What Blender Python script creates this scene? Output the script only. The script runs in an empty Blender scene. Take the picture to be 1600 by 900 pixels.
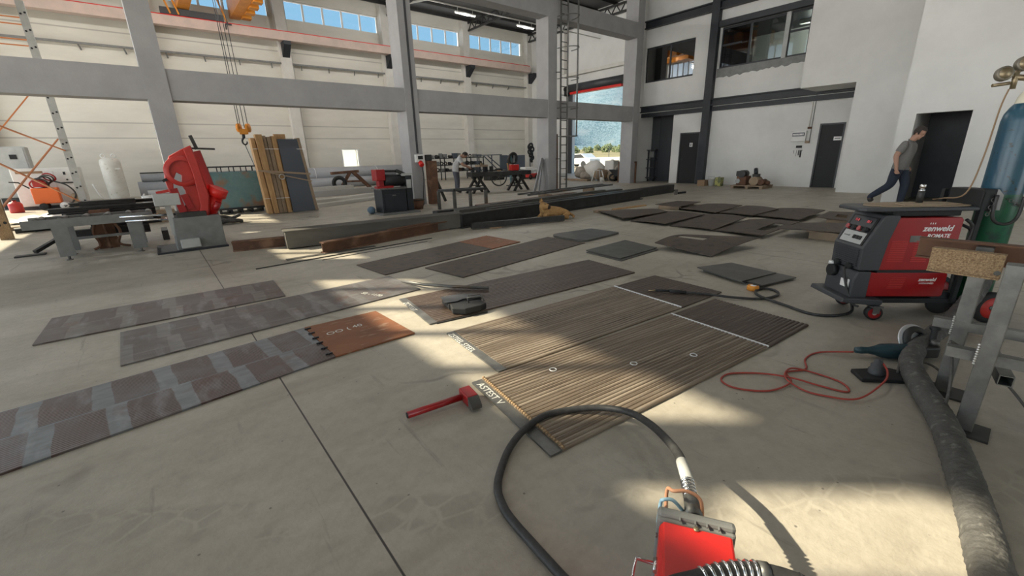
import bpy, bmesh, math, random
from mathutils import Vector, Matrix, Euler
random.seed(7)
SC = bpy.context.scene
COL = SC.collection
PI = math.pi

# ------------------------------------------------------------------ camera, light, exposure
def set_camera():
    f, p, r, y = 661.31, .302102, -.0285138, .683831
    fw = Vector((math.sin(y)*math.cos(p), math.cos(y)*math.cos(p), -math.sin(p)))
    rt = Vector((math.cos(y), -math.sin(y), 0)); up = rt.cross(fw)
    a = rt*math.cos(r)+up*math.sin(r); b = -rt*math.sin(r)+up*math.cos(r); c = -fw
    cd = bpy.data.cameras.new('camera'); co = bpy.data.objects.new('camera', cd); COL.objects.link(co)
    m = Matrix.Identity(4)
    for i in range(3):
        m[i][0], m[i][1], m[i][2] = a[i], b[i], c[i]
    m.translation = (0, 0, 1.35)
    co.matrix_world = m
    cd.sensor_width = 36; cd.lens = f/1600*36; cd.clip_start = .02; cd.clip_end = 5000
    SC.camera = co
set_camera()
SUN_DIR = Vector((1, -.93, -1.03)).normalized()
sl = bpy.data.lights.new('sun', 'SUN'); so = bpy.data.objects.new('sun', sl); COL.objects.link(so)
sl.energy = 10.5; sl.angle = .0093; sl.color = (1, .9, .68)
so.rotation_euler = SUN_DIR.to_track_quat('-Z', 'Y').to_euler()
SKY = 1.0
LAMP = 290
FILL_NEAR = 38
FILL_MID = 28
wd = bpy.data.worlds.new('sky'); SC.world = wd; wd.use_nodes = True
nt = wd.node_tree; nt.nodes.clear()
wo = nt.nodes.new('ShaderNodeOutputWorld'); bg = nt.nodes.new('ShaderNodeBackground')
tc = nt.nodes.new('ShaderNodeTexCoord'); sx = nt.nodes.new('ShaderNodeSeparateXYZ'); cr = nt.nodes.new('ShaderNodeValToRGB')
nt.links.new(tc.outputs['Generated'], sx.inputs[0]); nt.links.new(sx.outputs['Z'], cr.inputs[0])
e = cr.color_ramp.elements
e[0].position = .0; e[0].color = (5.4, 5.3, 5.1, 1)
e[1].position = .9; e[1].color = (.2, .45, .85, 1)
k = e.new(.07); k.color = (4.0, 4.25, 4.5, 1)
k = e.new(.2); k.color = (.36, .66, .9, 1)
# the low sky is brightest on the sun's side of the hall
def nmath(op, a, b):
    n = nt.nodes.new('ShaderNodeMath'); n.operation = op
    for i_, v_ in enumerate((a, b)):
        if isinstance(v_, (int, float)): n.inputs[i_].default_value = v_
        else: nt.links.new(v_, n.inputs[i_])
    return n.outputs[0]
def nrange(v, a, b, c, d):
    n = nt.nodes.new('ShaderNodeMapRange')
    for i_, q_ in enumerate((a, b, c, d)): n.inputs[i_+1].default_value = q_
    nt.links.new(v, n.inputs[0]); return n.outputs[0]
az = nrange(nmath('ADD', nmath('MULTIPLY', sx.outputs['X'], -1), nmath('MULTIPLY', sx.outputs['Y'], .25)), -1, 1, .3, 1.25)
hi_ = nrange(sx.outputs['Z'], .08, .2, 0, 1)
fac = nmath('ADD', nmath('MULTIPLY', az, nmath('SUBTRACT', 1, hi_)), hi_)
nt.links.new(cr.outputs[0], bg.inputs[0]); nt.links.new(bg.outputs[0], wo.inputs[0]); nt.links.new(nmath('MULTIPLY', fac, SKY), bg.inputs[1])
SC.view_settings.view_transform = 'Standard'; SC.view_settings.look = 'None'
SC.view_settings.gamma = 1; SC.view_settings.use_curve_mapping = False
SC.view_settings.exposure = 0.0
SC.render.engine = 'CYCLES'
SC.cycles.max_bounces = 10; SC.cycles.diffuse_bounces = 6; SC.cycles.glossy_bounces = 4; SC.cycles.transparent_max_bounces = 10
SC.cycles.sample_clamp_indirect = 6; SC.cycles.caustics_reflective = False; SC.cycles.caustics_refractive = False

# ------------------------------------------------------------------ materials
def mat(name, col, rough=.6, metal=0.0, col2=None, scale=8, amt=.5, bump=0, bscale=None, coat=0, stretch=None, lo=.35, hi=.65, col3=None, s3=3, lo3=.55, hi3=.7, coords='Object'):
    m = bpy.data.materials.new(name); m.use_nodes = True
    t = m.node_tree; b = t.nodes['Principled BSDF']; L = t.links.new
    b.inputs['Roughness'].default_value = rough; b.inputs['Metallic'].default_value = metal
    b.inputs['Coat Weight'].default_value = coat
    b.inputs['Base Color'].default_value = (*col, 1)
    if col2 or bump:
        tc = t.nodes.new('ShaderNodeTexCoord'); mp = t.nodes.new('ShaderNodeMapping'); L(tc.outputs[coords], mp.inputs[0])
        if stretch: mp.inputs['Scale'].default_value = stretch
    if col2:
        n = t.nodes.new('ShaderNodeTexNoise'); n.inputs['Scale'].default_value = scale; n.inputs['Detail'].default_value = 6; n.inputs['Roughness'].default_value = .65
        L(mp.outputs[0], n.inputs[0])
        r = t.nodes.new('ShaderNodeMapRange'); r.inputs[1].default_value = lo; r.inputs[2].default_value = hi; L(n.outputs[0], r.inputs[0])
        x = t.nodes.new('ShaderNodeMix'); x.data_type = 'RGBA'; x.inputs[6].default_value = (*col, 1); x.inputs[7].default_value = (*col2, 1)
        L(r.outputs[0], x.inputs[0]); out = x.outputs[2]
        if col3:
            n3 = t.nodes.new('ShaderNodeTexNoise'); n3.inputs['Scale'].default_value = s3; n3.inputs['Detail'].default_value = 5
            L(mp.outputs[0], n3.inputs[0])
            r3 = t.nodes.new('ShaderNodeMapRange'); r3.inputs[1].default_value = lo3; r3.inputs[2].default_value = hi3; L(n3.outputs[0], r3.inputs[0])
            x3 = t.nodes.new('ShaderNodeMix'); x3.data_type = 'RGBA'; x3.inputs[7].default_value = (*col3, 1)
            L(out, x3.inputs[6]); L(r3.outputs[0], x3.inputs[0]); out = x3.outputs[2]
        L(out, b.inputs['Base Color'])
    if bump:
        n2 = t.nodes.new('ShaderNodeTexNoise'); n2.inputs['Scale'].default_value = bscale or scale*3; n2.inputs['Detail'].default_value = 4
        L(mp.outputs[0], n2.inputs[0])
        bn = t.nodes.new('ShaderNodeBump'); bn.inputs['Strength'].default_value = bump; bn.inputs['Distance'].default_value = .02
        L(n2.outputs[0], bn.inputs['Height']); L(bn.outputs[0], b.inputs['Normal'])
    return m
def nodes_of(m): return m.node_tree, m.node_tree.nodes['Principled BSDF'], m.node_tree.links.new
def math_node(t, op, a, b=None, c=None):
    n = t.nodes.new('ShaderNodeMath'); n.operation = op
    for i, v in enumerate((a, b, c)):
        if v is None: continue
        if isinstance(v, (int, float)): n.inputs[i].default_value = v
        else: t.links.new(v, n.inputs[i])
    return n.outputs[0]
def mix_node(t, fac, a, b):
    n = t.nodes.new('ShaderNodeMix'); n.data_type = 'RGBA'
    for i, v in ((0, fac), (6, a), (7, b)):
        if isinstance(v, tuple): n.inputs[i].default_value = (*v, 1)
        elif isinstance(v, (int, float)): n.inputs[i].default_value = v
        else: t.links.new(v, n.inputs[i])
    return n.outputs[2]
def noise_node(t, vec, scale, detail=5, rough=.6):
    n = t.nodes.new('ShaderNodeTexNoise'); n.inputs['Scale'].default_value = scale; n.inputs['Detail'].default_value = detail; n.inputs['Roughness'].default_value = rough
    t.links.new(vec, n.inputs[0]); return n.outputs[0]
def map_node(t, vec, scale=(1, 1, 1), loc=(0, 0, 0), rot=(0, 0, 0)):
    n = t.nodes.new('ShaderNodeMapping'); n.inputs['Scale'].default_value = scale; n.inputs['Location'].default_value = loc; n.inputs['Rotation'].default_value = rot
    t.links.new(vec, n.inputs[0]); return n.outputs[0]
def ramp_node(t, v, lo, hi, a=0, b=1):
    n = t.nodes.new('ShaderNodeMapRange'); n.inputs[1].default_value = lo; n.inputs[2].default_value = hi; n.inputs[3].default_value = a; n.inputs[4].default_value = b
    t.links.new(v, n.inputs[0]); return n.outputs[0]

def floor_material():
    m = bpy.data.materials.new('concrete_floor'); m.use_nodes = True
    t, b, L = nodes_of(m)
    o = t.nodes.new('ShaderNodeTexCoord').outputs['Object']
    s = t.nodes.new('ShaderNodeSeparateXYZ'); L(o, s.inputs[0]); X, Y = s.outputs[0], s.outputs[1]
    c = mix_node(t, ramp_node(t, noise_node(t, o, .9, 8, .65), .35, .65), (.36, .325, .265), (.47, .43, .36))
    c = mix_node(t, ramp_node(t, noise_node(t, o, 14, 6, .7), .4, .75, 0, .45), c, (.26, .235, .19))
    # dusty brownish drift and pale scuffs
    c = mix_node(t, ramp_node(t, noise_node(t, map_node(t, o, (.35, 1.6, 1), rot=(0, 0, .5)), 2.2, 7), .52, .72, 0, .5), c, (.25, .22, .17))
    c = mix_node(t, ramp_node(t, noise_node(t, map_node(t, o, (6, .5, 1), rot=(0, 0, -.6)), 2.0, 6), .63, .7, 0, .5), c, (.2, .18, .15))
    # tyre marks: wandering dark arcs
    w = t.nodes.new('ShaderNodeTexVoronoi'); w.feature = 'DISTANCE_TO_EDGE'; w.inputs['Scale'].default_value = .55
    nv = t.nodes.new('ShaderNodeTexNoise'); nv.inputs['Scale'].default_value = 1.3; L(o, nv.inputs[0])
    va = t.nodes.new('ShaderNodeVectorMath'); va.operation = 'ADD'; L(o, va.inputs[0]); L(nv.outputs[1], va.inputs[1]); L(va.outputs[0], w.inputs[0])
    arcs = math_node(t, 'MULTIPLY', ramp_node(t, w.outputs['Distance'], .004, .016, .55, 0), ramp_node(t, noise_node(t, o, 1.1, 3), .5, .62))
    c = mix_node(t, arcs, c, (.13, .12, .1))
    # tread blocks
    vt = t.nodes.new('ShaderNodeTexVoronoi'); vt.feature = 'DISTANCE_TO_EDGE'; vt.inputs['Scale'].default_value = 7.5; L(map_node(t, o, (1, 1.3, 1), rot=(0, 0, .7)), vt.inputs[0])
    band = math_node(t, 'ABSOLUTE', math_node(t, 'SUBTRACT', math_node(t, 'ADD', Y, math_node(t, 'MULTIPLY', X, .78)), 1.72))
    tread = math_node(t, 'MULTIPLY', math_node(t, 'MULTIPLY', ramp_node(t, vt.outputs['Distance'], .03, .09, 0, .3), ramp_node(t, band, .1, .14, 1, 0)), ramp_node(t, noise_node(t, o, 2.5, 2), .45, .55))
    c = mix_node(t, tread, c, (.2, .18, .145))
    # small dark crumbs
    vd = t.nodes.new('ShaderNodeTexVoronoi'); vd.inputs['Scale'].default_value = 9; L(o, vd.inputs[0])
    c = mix_node(t, ramp_node(t, vd.outputs['Distance'], .035, .06, .75, 0), c, (.1, .09, .075))
    # sawn joints
    j = None
    for x0, q in ((.38, 5.73),):
        d = math_node(t, 'ABSOLUTE', math_node(t, 'SUBTRACT', math_node(t, 'PINGPONG', math_node(t, 'ADD', X, -x0), q/2), 0))
        j = ramp_node(t, d, .003, .0055, 1, 0)
    c = mix_node(t, j, c, (.035, .03, .028))
    L(c, b.inputs['Base Color'])
    rg = ramp_node(t, noise_node(t, o, 3, 5), .3, .7, .42, .62); L(rg, b.inputs['Roughness'])
    bn = t.nodes.new('ShaderNodeBump'); bn.inputs['Strength'].default_value = .25; bn.inputs['Distance'].default_value = .01
    L(noise_node(t, o, 40, 6), bn.inputs['Height']); L(bn.outputs[0], b.inputs['Normal'])
    return m
def panel_wall_material():
    m = bpy.data.materials.new('white_wall_panel'); m.use_nodes = True
    t, b, L = nodes_of(m)
    o = t.nodes.new('ShaderNodeTexCoord').outputs['Object']
    s = t.nodes.new('ShaderNodeSeparateXYZ'); L(o, s.inputs[0]); Z = s.outputs[2]
    c = mix_node(t, ramp_node(t, noise_node(t, map_node(t, o, (.4, .4, 1.5)), 1.2, 6), .35, .7), (.72, .70, .63), (.62, .60, .54))
    j = None
    for z0 in (2.61, 3.26, 6.95):
        d = ramp_node(t, math_node(t, 'ABSOLUTE', math_node(t, 'SUBTRACT', Z, z0)), .015, .035, .5, 0)
        j = d if j is None else math_node(t, 'MAXIMUM', j, d)
    c = mix_node(t, j, c, (.22, .21, .2)); L(c, b.inputs['Base Color']); b.inputs['Roughness'].default_value = .8
    return m
def glass_material(name, tint, gloss=.08, rough=.02):
    m = bpy.data.materials.new(name); m.use_nodes = True; t = m.node_tree; t.nodes.clear(); L = t.links.new
    o = t.nodes.new('ShaderNodeOutputMaterial'); tr = t.nodes.new('ShaderNodeBsdfTransparent'); gl = t.nodes.new('ShaderNodeBsdfGlossy'); mx = t.nodes.new('ShaderNodeMixShader')
    tr.inputs[0].default_value = (*tint, 1); gl.inputs[0].default_value = (1, 1, 1, 1); gl.inputs[1].default_value = rough
    fr = t.nodes.new('ShaderNodeFresnel'); fr.inputs[0].default_value = 1.45
    L(math_node(t, 'ADD', fr.outputs[0], gloss), mx.inputs[0]); L(tr.outputs[0], mx.inputs[1]); L(gl.outputs[0], mx.inputs[2]); L(mx.outputs[0], o.inputs[0])
    return m
def emit_material(name, col, s):
    m = bpy.data.materials.new(name); m.use_nodes = True; b = m.node_tree.nodes['Principled BSDF']
    b.inputs['Base Color'].default_value = (*col, 1); b.inputs['Emission Color'].default_value = (*col, 1); b.inputs['Emission Strength'].default_value = s
    return m

M = dict(
    floor=floor_material(), wall=panel_wall_material(),
    plaster=mat('white_plaster', (.70, .70, .68), .85, col2=(.62, .62, .60), scale=.7, bump=.08, bscale=60),
    concrete=mat('precast_concrete', (.37, .367, .37), .8, col2=(.315, .314, .318), scale=1.5, bump=.1, bscale=30),
    pilaster=mat('pilaster_concrete', (.66, .645, .6), .8, col2=(.58, .56, .52), scale=1.5),
    roof=mat('dark_roof_sheet', (.07, .07, .07), .6),
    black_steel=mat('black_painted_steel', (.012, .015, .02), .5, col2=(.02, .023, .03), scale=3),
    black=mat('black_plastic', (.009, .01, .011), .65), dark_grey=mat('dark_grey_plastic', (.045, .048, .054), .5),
    grey=mat('mid_grey_paint', (.2, .205, .2), .5, col2=(.15, .155, .15), scale=6), light_grey=mat('light_grey_paint', (.45, .46, .45), .5, col2=(.38, .39, .38), scale=5),
    white=mat('white_paint', (.75, .75, .73), .5, col2=(.66, .66, .63), scale=4), frame_white=mat('white_window_frame', (.8, .8, .8), .4),
    red=mat('red_paint', (.33, .006, .008), .35, col2=(.27, .005, .007), scale=5, coat=.2), bright_red=mat('bright_red_paint', (.72, .022, .016), .4, col2=(.6, .018, .014), scale=6),
    saw_red=mat('faded_red_paint', (.5, .035, .028), .45, col2=(.42, .026, .02), scale=6),
    orange=mat('orange_paint', (.75, .15, .03), .5), yellow=mat('crane_yellow_paint', (.75, .3, .03), .45, col2=(.62, .22, .02), scale=3),
    rack_orange=mat('orange_rod', (.6, .2, .06), .5), green=mat('green_cylinder_paint', (.014, .11, .055), .35, col2=(.02, .05, .045), scale=6, lo=.5, hi=.62),
    blue_cyl=mat('blue_cylinder_paint', (.012, .062, .105), .3, col2=(.02, .085, .13), scale=4, col3=(.015, .03, .035), s3=25, lo3=.62, hi3=.68),
    cream=mat('cream_paint', (.7, .66, .52), .4), brass=mat('dull_brass', (.3, .24, .15), .4, .7), gauge=mat('gauge_brown', (.2, .18, .14), .45, .4),
    chrome=mat('chrome', (.7, .7, .7), .2, 1), galv=mat('galvanised_steel', (.19, .19, .18), .45, .6, col2=(.12, .12, .115), scale=9), 
    steel=mat('raw_steel', (.17, .17, .165), .5, .6, col2=(.11, .108, .1), scale=4, col3=(.2, .12, .07), s3=2, lo3=.6, hi3=.75),
    dark_steel=mat('dark_mill_steel', (.055, .056, .055), .5, .5, col2=(.035, .034, .033), scale=5),
    beam_grey=mat('grey_mill_beam', (.14, .132, .115), .6, .3, col2=(.1, .095, .085), scale=2.5, stretch=(.5, 2, 2)),
    rust=mat('rusty_steel', (.17, .082, .046), .8, .1, col2=(.1, .055, .036), scale=4, col3=(.26, .15, .09), s3=3),
    rust_light=mat('speckled_rust', (.42, .30, .17), .8, .1, col2=(.16, .09, .045), scale=130, col3=(.2, .12, .06), s3=4),
    plate=mat('dark_wear_plate', (.075, .058, .046), .62, .25, col2=(.105, .075, .055), scale=3.5, col3=(.05, .045, .04), s3=9, lo3=.5, hi3=.65, bump=.1, bscale=30),
    plate_rust=mat('rusty_wear_plate', (.125, .058, .036), .65, .2, col2=(.085, .045, .032), scale=4, col3=(.17, .1, .07), s3=12),
    plate_orange=mat('orange_rust_plate', (.27, .105, .045), .65, .15, col2=(.19, .075, .035), scale=3, col3=(.34, .21, .14), s3=14, lo3=.58, hi3=.72, stretch=(.5, 1.6, 1)),
    plate_grey=mat('stacked_grey_plate', (.12, .118, .108), .5, .4, col2=(.085, .082, .075), scale=5),
    wood=mat('sawn_wood', (.52, .33, .16), .75, col2=(.4, .23, .1), scale=5, stretch=(3, 3, .4)), wood_grey=mat('grey_brown_timber', (.33, .25, .17), .8, col2=(.25, .18, .12), scale=5),
    panel_blue=mat('blue_grey_panel', (.075, .088, .11), .5), cage_blue=mat('faded_blue_sheet', (.12, .23, .25), .6, col2=(.17, .28, .29), scale=4, col3=(.3, .16, .09), s3=2.2, lo3=.52, hi3=.66),
    hose=mat('black_rubber', (.018, .018, .018), .55, col2=(.04, .04, .04), scale=30), sheath=mat('dusty_woven_sheath', (.10, .097, .09), .8, col2=(.06, .058, .054), scale=18, col3=(.17, .165, .15), s3=30, lo3=.58, hi3=.7, bump=.4, bscale=60),
    red_cord=mat('red_cable', (.36, .05, .035), .5), teal=mat('dark_teal_plastic', (.02, .05, .062), .4), copper=mat('copper_orange', (.62, .3, .17), .5), light_blue=mat('light_blue_hose', (.4, .62, .75), .4),
    cardboard=mat('cardboard', (.40, .31, .21), .9, col2=(.33, .25, .17), scale=4), tan=mat('tan_cardboard', (.3, .2, .12), .9),
    skin=mat('skin', (.42, .24, .17), .6), hair=mat('dark_hair', (.03, .022, .018), .7), grey_shirt=mat('grey_marl_cloth', (.2, .195, .19), .9, col2=(.16, .155, .15), scale=60), pale_shirt=mat('pale_grey_cloth', (.5, .5, .5), .9),
    navy=mat('navy_cloth', (.022, .03, .05), .9), slate=mat('slate_work_cloth', (.09, .095, .115), .9), shoe=mat('dark_shoe', (.03, .028, .026), .7),
    dog=mat('sandy_fur', (.42, .25, .1), .9, col2=(.32, .18, .07), scale=14, bump=.4, bscale=70), dog_dark=mat('dark_fur', (.04, .025, .016), .9),
    tank=mat('dusty_white_tank', (.66, .66, .62), .6, col2=(.58, .57, .52), scale=4, col3=(.45, .42, .36), s3=9, lo3=.62, hi3=.7),
    pipe_grey=mat('grey_duct_pipe', (.36, .37, .385), .5, col2=(.31, .32, .335), scale=2), foil=mat('silver_lagging', (.6, .61, .62), .35, .5),
    chalk=mat('chalk_white', (.72, .72, .68), .9), silver_print=mat('white_print', (.85, .85, .85), .6), paper=mat('white_paper', (.8, .8, .78), .8),
    aluminium=mat('brushed_aluminium', (.55, .55, .54), .35, .8), dust_white=mat('white_sheet', (.75, .74, .7), .8), blue_plastic=mat('blue_plastic', (.1, .16, .22), .6),
    rubble=mat('dusty_rubble', (.4, .36, .3), .9, col2=(.25, .22, .19), scale=8), ratchet=mat('strap_webbing', (.36, .27, .19), .9),
    bus=mat('runway_concrete', (.62, .48, .42), .75, col2=(.52, .42, .37), scale=2),
)

# ------------------------------------------------------------------ mesh builder
class MB:
    def __init__(s): s.v = []; s.f = []; s.sm = []
    def add(s, vs, fs, smooth=False):
        b = len(s.v); s.v += [tuple(map(float, v)) for v in vs]; s.f += [tuple(b+i for i in f) for f in fs]; s.sm += [smooth]*len(fs); return s
    def box(s, x0, x1, y0, y1, z0, z1, mtx=None):
        vs = [Vector((x, y, z)) for z in (z0, z1) for y in (y0, y1) for x in (x0, x1)]
        if mtx: vs = [mtx @ v for v in vs]
        return s.add(vs, [(0, 2, 3, 1), (4, 5, 7, 6), (0, 1, 5, 4), (2, 6, 7, 3), (0, 4, 6, 2), (1, 3, 7, 5)])
    def bar(s, p, q, w, h, up=(0, 0, 1)):
        p, q = Vector(p), Vector(q); d = (q-p).normalized(); u = Vector(up)
        if abs(d.dot(u)) > .98: u = Vector((1, 0, 0))
        a = d.cross(u).normalized(); b = a.cross(d).normalized()
        vs = [c + a*(w/2*i) + b*(h/2*j) for c in (p, q) for i, j in ((-1, -1), (1, -1), (1, 1), (-1, 1))]
        return s.add(vs, [(0, 1, 2, 3), (7, 6, 5, 4), (0, 4, 5, 1), (1, 5, 6, 2), (2, 6, 7, 3), (3, 7, 4, 0)])
    def section(s, p, q, prof, up=(0, 0, 1)):
        # closed outline prof [(a, b)] swept straight from p to q; a is sideways, b is along up
        p, q = Vector(p), Vector(q); d = (q-p).normalized(); u = Vector(up)
        if abs(d.dot(u)) > .98: u = Vector((1, 0, 0))
        a = d.cross(u).normalized(); b = a.cross(d).normalized(); n = len(prof)
        vs = [c + a*i + b*j for c in (p, q) for i, j in prof]
        return s.add(vs, [tuple(range(n))[::-1], tuple(range(n, 2*n))] + [(i, (i+1) % n, n+(i+1) % n, n+i) for i in range(n)])
    def cyl(s, p, q, r, n=16, r2=None, caps=True):
        p, q = Vector(p), Vector(q); d = (q-p).normalized(); r2 = r if r2 is None else r2
        u = Vector((0, 0, 1)) if abs(d.z) < .95 else Vector((1, 0, 0)); a = d.cross(u).normalized(); b = d.cross(a).normalized()
        vs = [c + (a*math.cos(2*PI*i/n) + b*math.sin(2*PI*i/n))*rr for c, rr in ((p, r), (q, r2)) for i in range(n)]
        s.add(vs, [(i, (i+1) % n, n+(i+1) % n, n+i) for i in range(n)], True)
        if caps: s.add(vs, [tuple(range(n))[::-1], tuple(range(n, 2*n))])
        return s
    def lathe(s, prof, o=(0, 0, 0), ax=(0, 0, 1), n=24):
        d = Vector(ax).normalized(); u = Vector((0, 0, 1)) if abs(d.z) < .95 else Vector((1, 0, 0)); a = d.cross(u).normalized(); b = d.cross(a).normalized(); o = Vector(o)
        vs = [o + d*h + (a*math.cos(2*PI*i/n) + b*math.sin(2*PI*i/n))*max(r, 1e-4) for r, h in prof for i in range(n)]
        fs = [(k*n+i, k*n+(i+1) % n, (k+1)*n+(i+1) % n, (k+1)*n+i) for k in range(len(prof)-1) for i in range(n)]
        return s.add(vs, fs, True)
    def tube(s, pts, r, n=8, smooth_steps=0):
        P = [Vector(p) for p in pts]
        if smooth_steps: P = spline(P, smooth_steps)
        R = r if isinstance(r, (list, tuple)) else None
        rings = []; prev = None
        for i, p in enumerate(P):
            d = (P[min(i+1, len(P)-1)]-P[max(i-1, 0)]).normalized()
            if prev is None: u = Vector((0, 0, 1)) if abs(d.z) < .9 else Vector((1, 0, 0)); a = d.cross(u).normalized()
            else: a = (prev - d*prev.dot(d)).normalized()
            prev = a; b = d.cross(a)
            rr = R[0]+(R[1]-R[0])*i/(len(P)-1) if R else r
            rings.append([p+(a*math.cos(2*PI*k/n)+b*math.sin(2*PI*k/n))*rr for k in range(n)])
        vs = [v for g in rings for v in g]
        s.add(vs, [(k*n+i, k*n+(i+1) % n, (k+1)*n+(i+1) % n, (k+1)*n+i) for k in range(len(P)-1) for i in range(n)], True)
        m = len(P)-1
        return s.add(vs, [tuple(range(n))[::-1], tuple(range(m*n, m*n+n))])
    def prism(s, poly, z0, z1, mtx=None):
        n = len(poly); vs = [Vector((x, y, z)) for z in (z0, z1) for x, y in poly]
        if mtx: vs = [mtx @ v for v in vs]
        return s.add(vs, [tuple(range(n))[::-1], tuple(range(n, 2*n))] + [(i, (i+1) % n, n+(i+1) % n, n+i) for i in range(n)])
    def sphere(s, c, r, n=14, m=8, sc=(1, 1, 1)):
        c = Vector(c); vs = []
        for j in range(m+1):
            th = PI*j/m
            for i in range(n):
                ph = 2*PI*i/n; vs.append(c+Vector((math.sin(th)*math.cos(ph)*r*sc[0], math.sin(th)*math.sin(ph)*r*sc[1], math.cos(th)*r*sc[2])))
        return s.add(vs, [(j*n+i, (j+1)*n+i, (j+1)*n+(i+1) % n, j*n+(i+1) % n) for j in range(m) for i in range(n)], True)
    def torus(s, c, R, r, ax=(0, 0, 1), n=28, k=8):
        d = Vector(ax).normalized(); u = Vector((0, 0, 1)) if abs(d.z) < .95 else Vector((1, 0, 0)); a = d.cross(u).normalized(); b = d.cross(a).normalized(); c = Vector(c); vs = []
        for i in range(n):
            e = a*math.cos(2*PI*i/n)+b*math.sin(2*PI*i/n)
            for j in range(k): vs.append(c+e*(R+r*math.cos(2*PI*j/k))+d*(r*math.sin(2*PI*j/k)))
        return s.add(vs, [(i*k+j, ((i+1) % n)*k+j, ((i+1) % n)*k+(j+1) % k, i*k+(j+1) % k) for i in range(n) for j in range(k)], True)
    def xform(s, mtx): s.v = [tuple(mtx @ Vector(v)) for v in s.v]; return s
    def build(s, name, m, parent=None, bevel=0, off=None, seg=2):
        me = bpy.data.meshes.new(name)
        off = off if off is not None else (ORIGIN.get(parent.name) if parent is not None else None)
        if off is None and parent is not None and parent.parent is not None: off = ORIGIN.get(parent.parent.name)
        vs = [tuple(Vector(v)-off) for v in s.v] if off is not None else s.v
        me.from_pydata(vs, [], s.f); me.validate(); me.update()
        if len(me.polygons) == len(s.sm): me.polygons.foreach_set('use_smooth', s.sm)
        bm = bmesh.new(); bm.from_mesh(me); bmesh.ops.remove_doubles(bm, verts=bm.verts, dist=1e-5); bmesh.ops.recalc_face_normals(bm, faces=bm.faces); bm.to_mesh(me); bm.free()
        me.materials.append(M[m] if isinstance(m, str) else m)
        o = bpy.data.objects.new(name, me); COL.objects.link(o)
        if parent is not None: o.parent = parent
        if bevel:
            b = o.modifiers.new('bevel', 'BEVEL'); b.width = bevel; b.segments = seg; b.limit_method = 'ANGLE'; b.angle_limit = .7
        return o
ORIGIN = {}
def spline(P, k):
    out = []
    for i in range(len(P)-1):
        a, b, c, d = P[max(i-1, 0)], P[i], P[i+1], P[min(i+2, len(P)-1)]
        for j in range(k):
            t = j/k; out.append(.5*((2*b)+(c-a)*t+(2*a-5*b+4*c-d)*t*t+(3*b-a-3*c+d)*t**3))
    return out+[P[-1]]
def tag(o, label, cat, group=None, kind=None):
    if label: o['label'] = label
    if cat: o['category'] = cat
    if group: o['group'] = group
    if kind: o['kind'] = kind
    return o
def thing(name, label, cat, loc, group=None, local=False, rz=0):
    # an Empty at the thing's base; with local=False its parts are given in hall coordinates
    o = bpy.data.objects.new(name, None); COL.objects.link(o); o.empty_display_size = .1
    o.location = loc; o.rotation_euler = (0, 0, rz)
    if not local: ORIGIN[o.name] = Vector(loc)
    return tag(o, label, cat, group)
def solo(name, mb, m, label, cat, group=None, bevel=0, kind=None):
    # a thing that is one mesh, its origin at the middle of its base
    xs, ys, zs = zip(*mb.v); c = Vector(((min(xs)+max(xs))/2, (min(ys)+max(ys))/2, min(zs)))
    o = mb.build(name, m, None, bevel, off=c); o.location = c
    return tag(o, label, cat, group, kind)
def struct(name, mb, m, parent=None, label=None, bevel=0):
    o = mb.build(name, m, parent, bevel)
    if parent is None: o['kind'] = 'structure'
    if label: o['label'] = label
    return o
def dup(root, loc, rz=None, label=None, group=None, name=None):
    r = root.copy(); COL.objects.link(r); r.location = loc
    if rz is not None: r.rotation_euler = (0, 0, rz)
    if label: r['label'] = label
    if group: r['group'] = group
    for ch in list(root.children):
        c = ch.copy(); COL.objects.link(c); c.parent = r
        for g in ch.children:
            d = g.copy(); COL.objects.link(d); d.parent = c
    return r
def text(name, body, size, m, parent, mtx, depth=.0008, label=None, shear=0, bold=0):
    # lettering turned into a plain mesh
    cu = bpy.data.curves.new(name, 'FONT'); cu.body = body; cu.size = size; cu.extrude = depth; cu.shear = shear; cu.offset = bold; cu.resolution_u = 3
    tmp = bpy.data.objects.new('tmp', cu); COL.objects.link(tmp)
    me = bpy.data.meshes.new_from_object(tmp.evaluated_get(bpy.context.evaluated_depsgraph_get()))
    bpy.data.objects.remove(tmp); bpy.data.curves.remove(cu)
    me.name = name; me.transform(mtx); me.materials.clear(); me.materials.append(M[m] if isinstance(m, str) else m)
    o = bpy.data.objects.new(name, me); COL.objects.link(o); o.parent = parent
    if label: o['label'] = label
    return o
def frame(o, x, z):
    # matrix whose local X runs along x and local Y along z (for writing on upright faces)
    x = Vector(x).normalized(); z = Vector(z).normalized(); n = x.cross(z)
    m = Matrix.Identity(4)
    for i in range(3): m[i][0], m[i][1], m[i][2] = x[i], z[i], n[i]
    m.translation = o
    return m
def wall_holes(axis, at, thick, a0, a1, z0, z1, holes):
    # upright slab with rectangular holes, all in one mesh; axis 'x' is a wall at X=at that runs along Y
    mb = MB(); A = sorted({a0, a1, *[h[0] for h in holes], *[h[1] for h in holes]}); Z = sorted({z0, z1, *[h[2] for h in holes], *[h[3] for h in holes]})
    A = [a for a in A if a0 <= a <= a1]; Z = [z for z in Z if z0 <= z <= z1]
    for i in range(len(A)-1):
        run = None
        for k in range(len(Z)-1):
            am, zm = (A[i]+A[i+1])/2, (Z[k]+Z[k+1])/2
            if any(h[0] < am < h[1] and h[2] < zm < h[3] for h in holes): continue
            if axis == 'x': mb.box(at, at+thick, A[i], A[i+1], Z[k], Z[k+1])
            else: mb.box(A[i], A[i+1], at, at+thick, Z[k], Z[k+1])
    return mb
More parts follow.
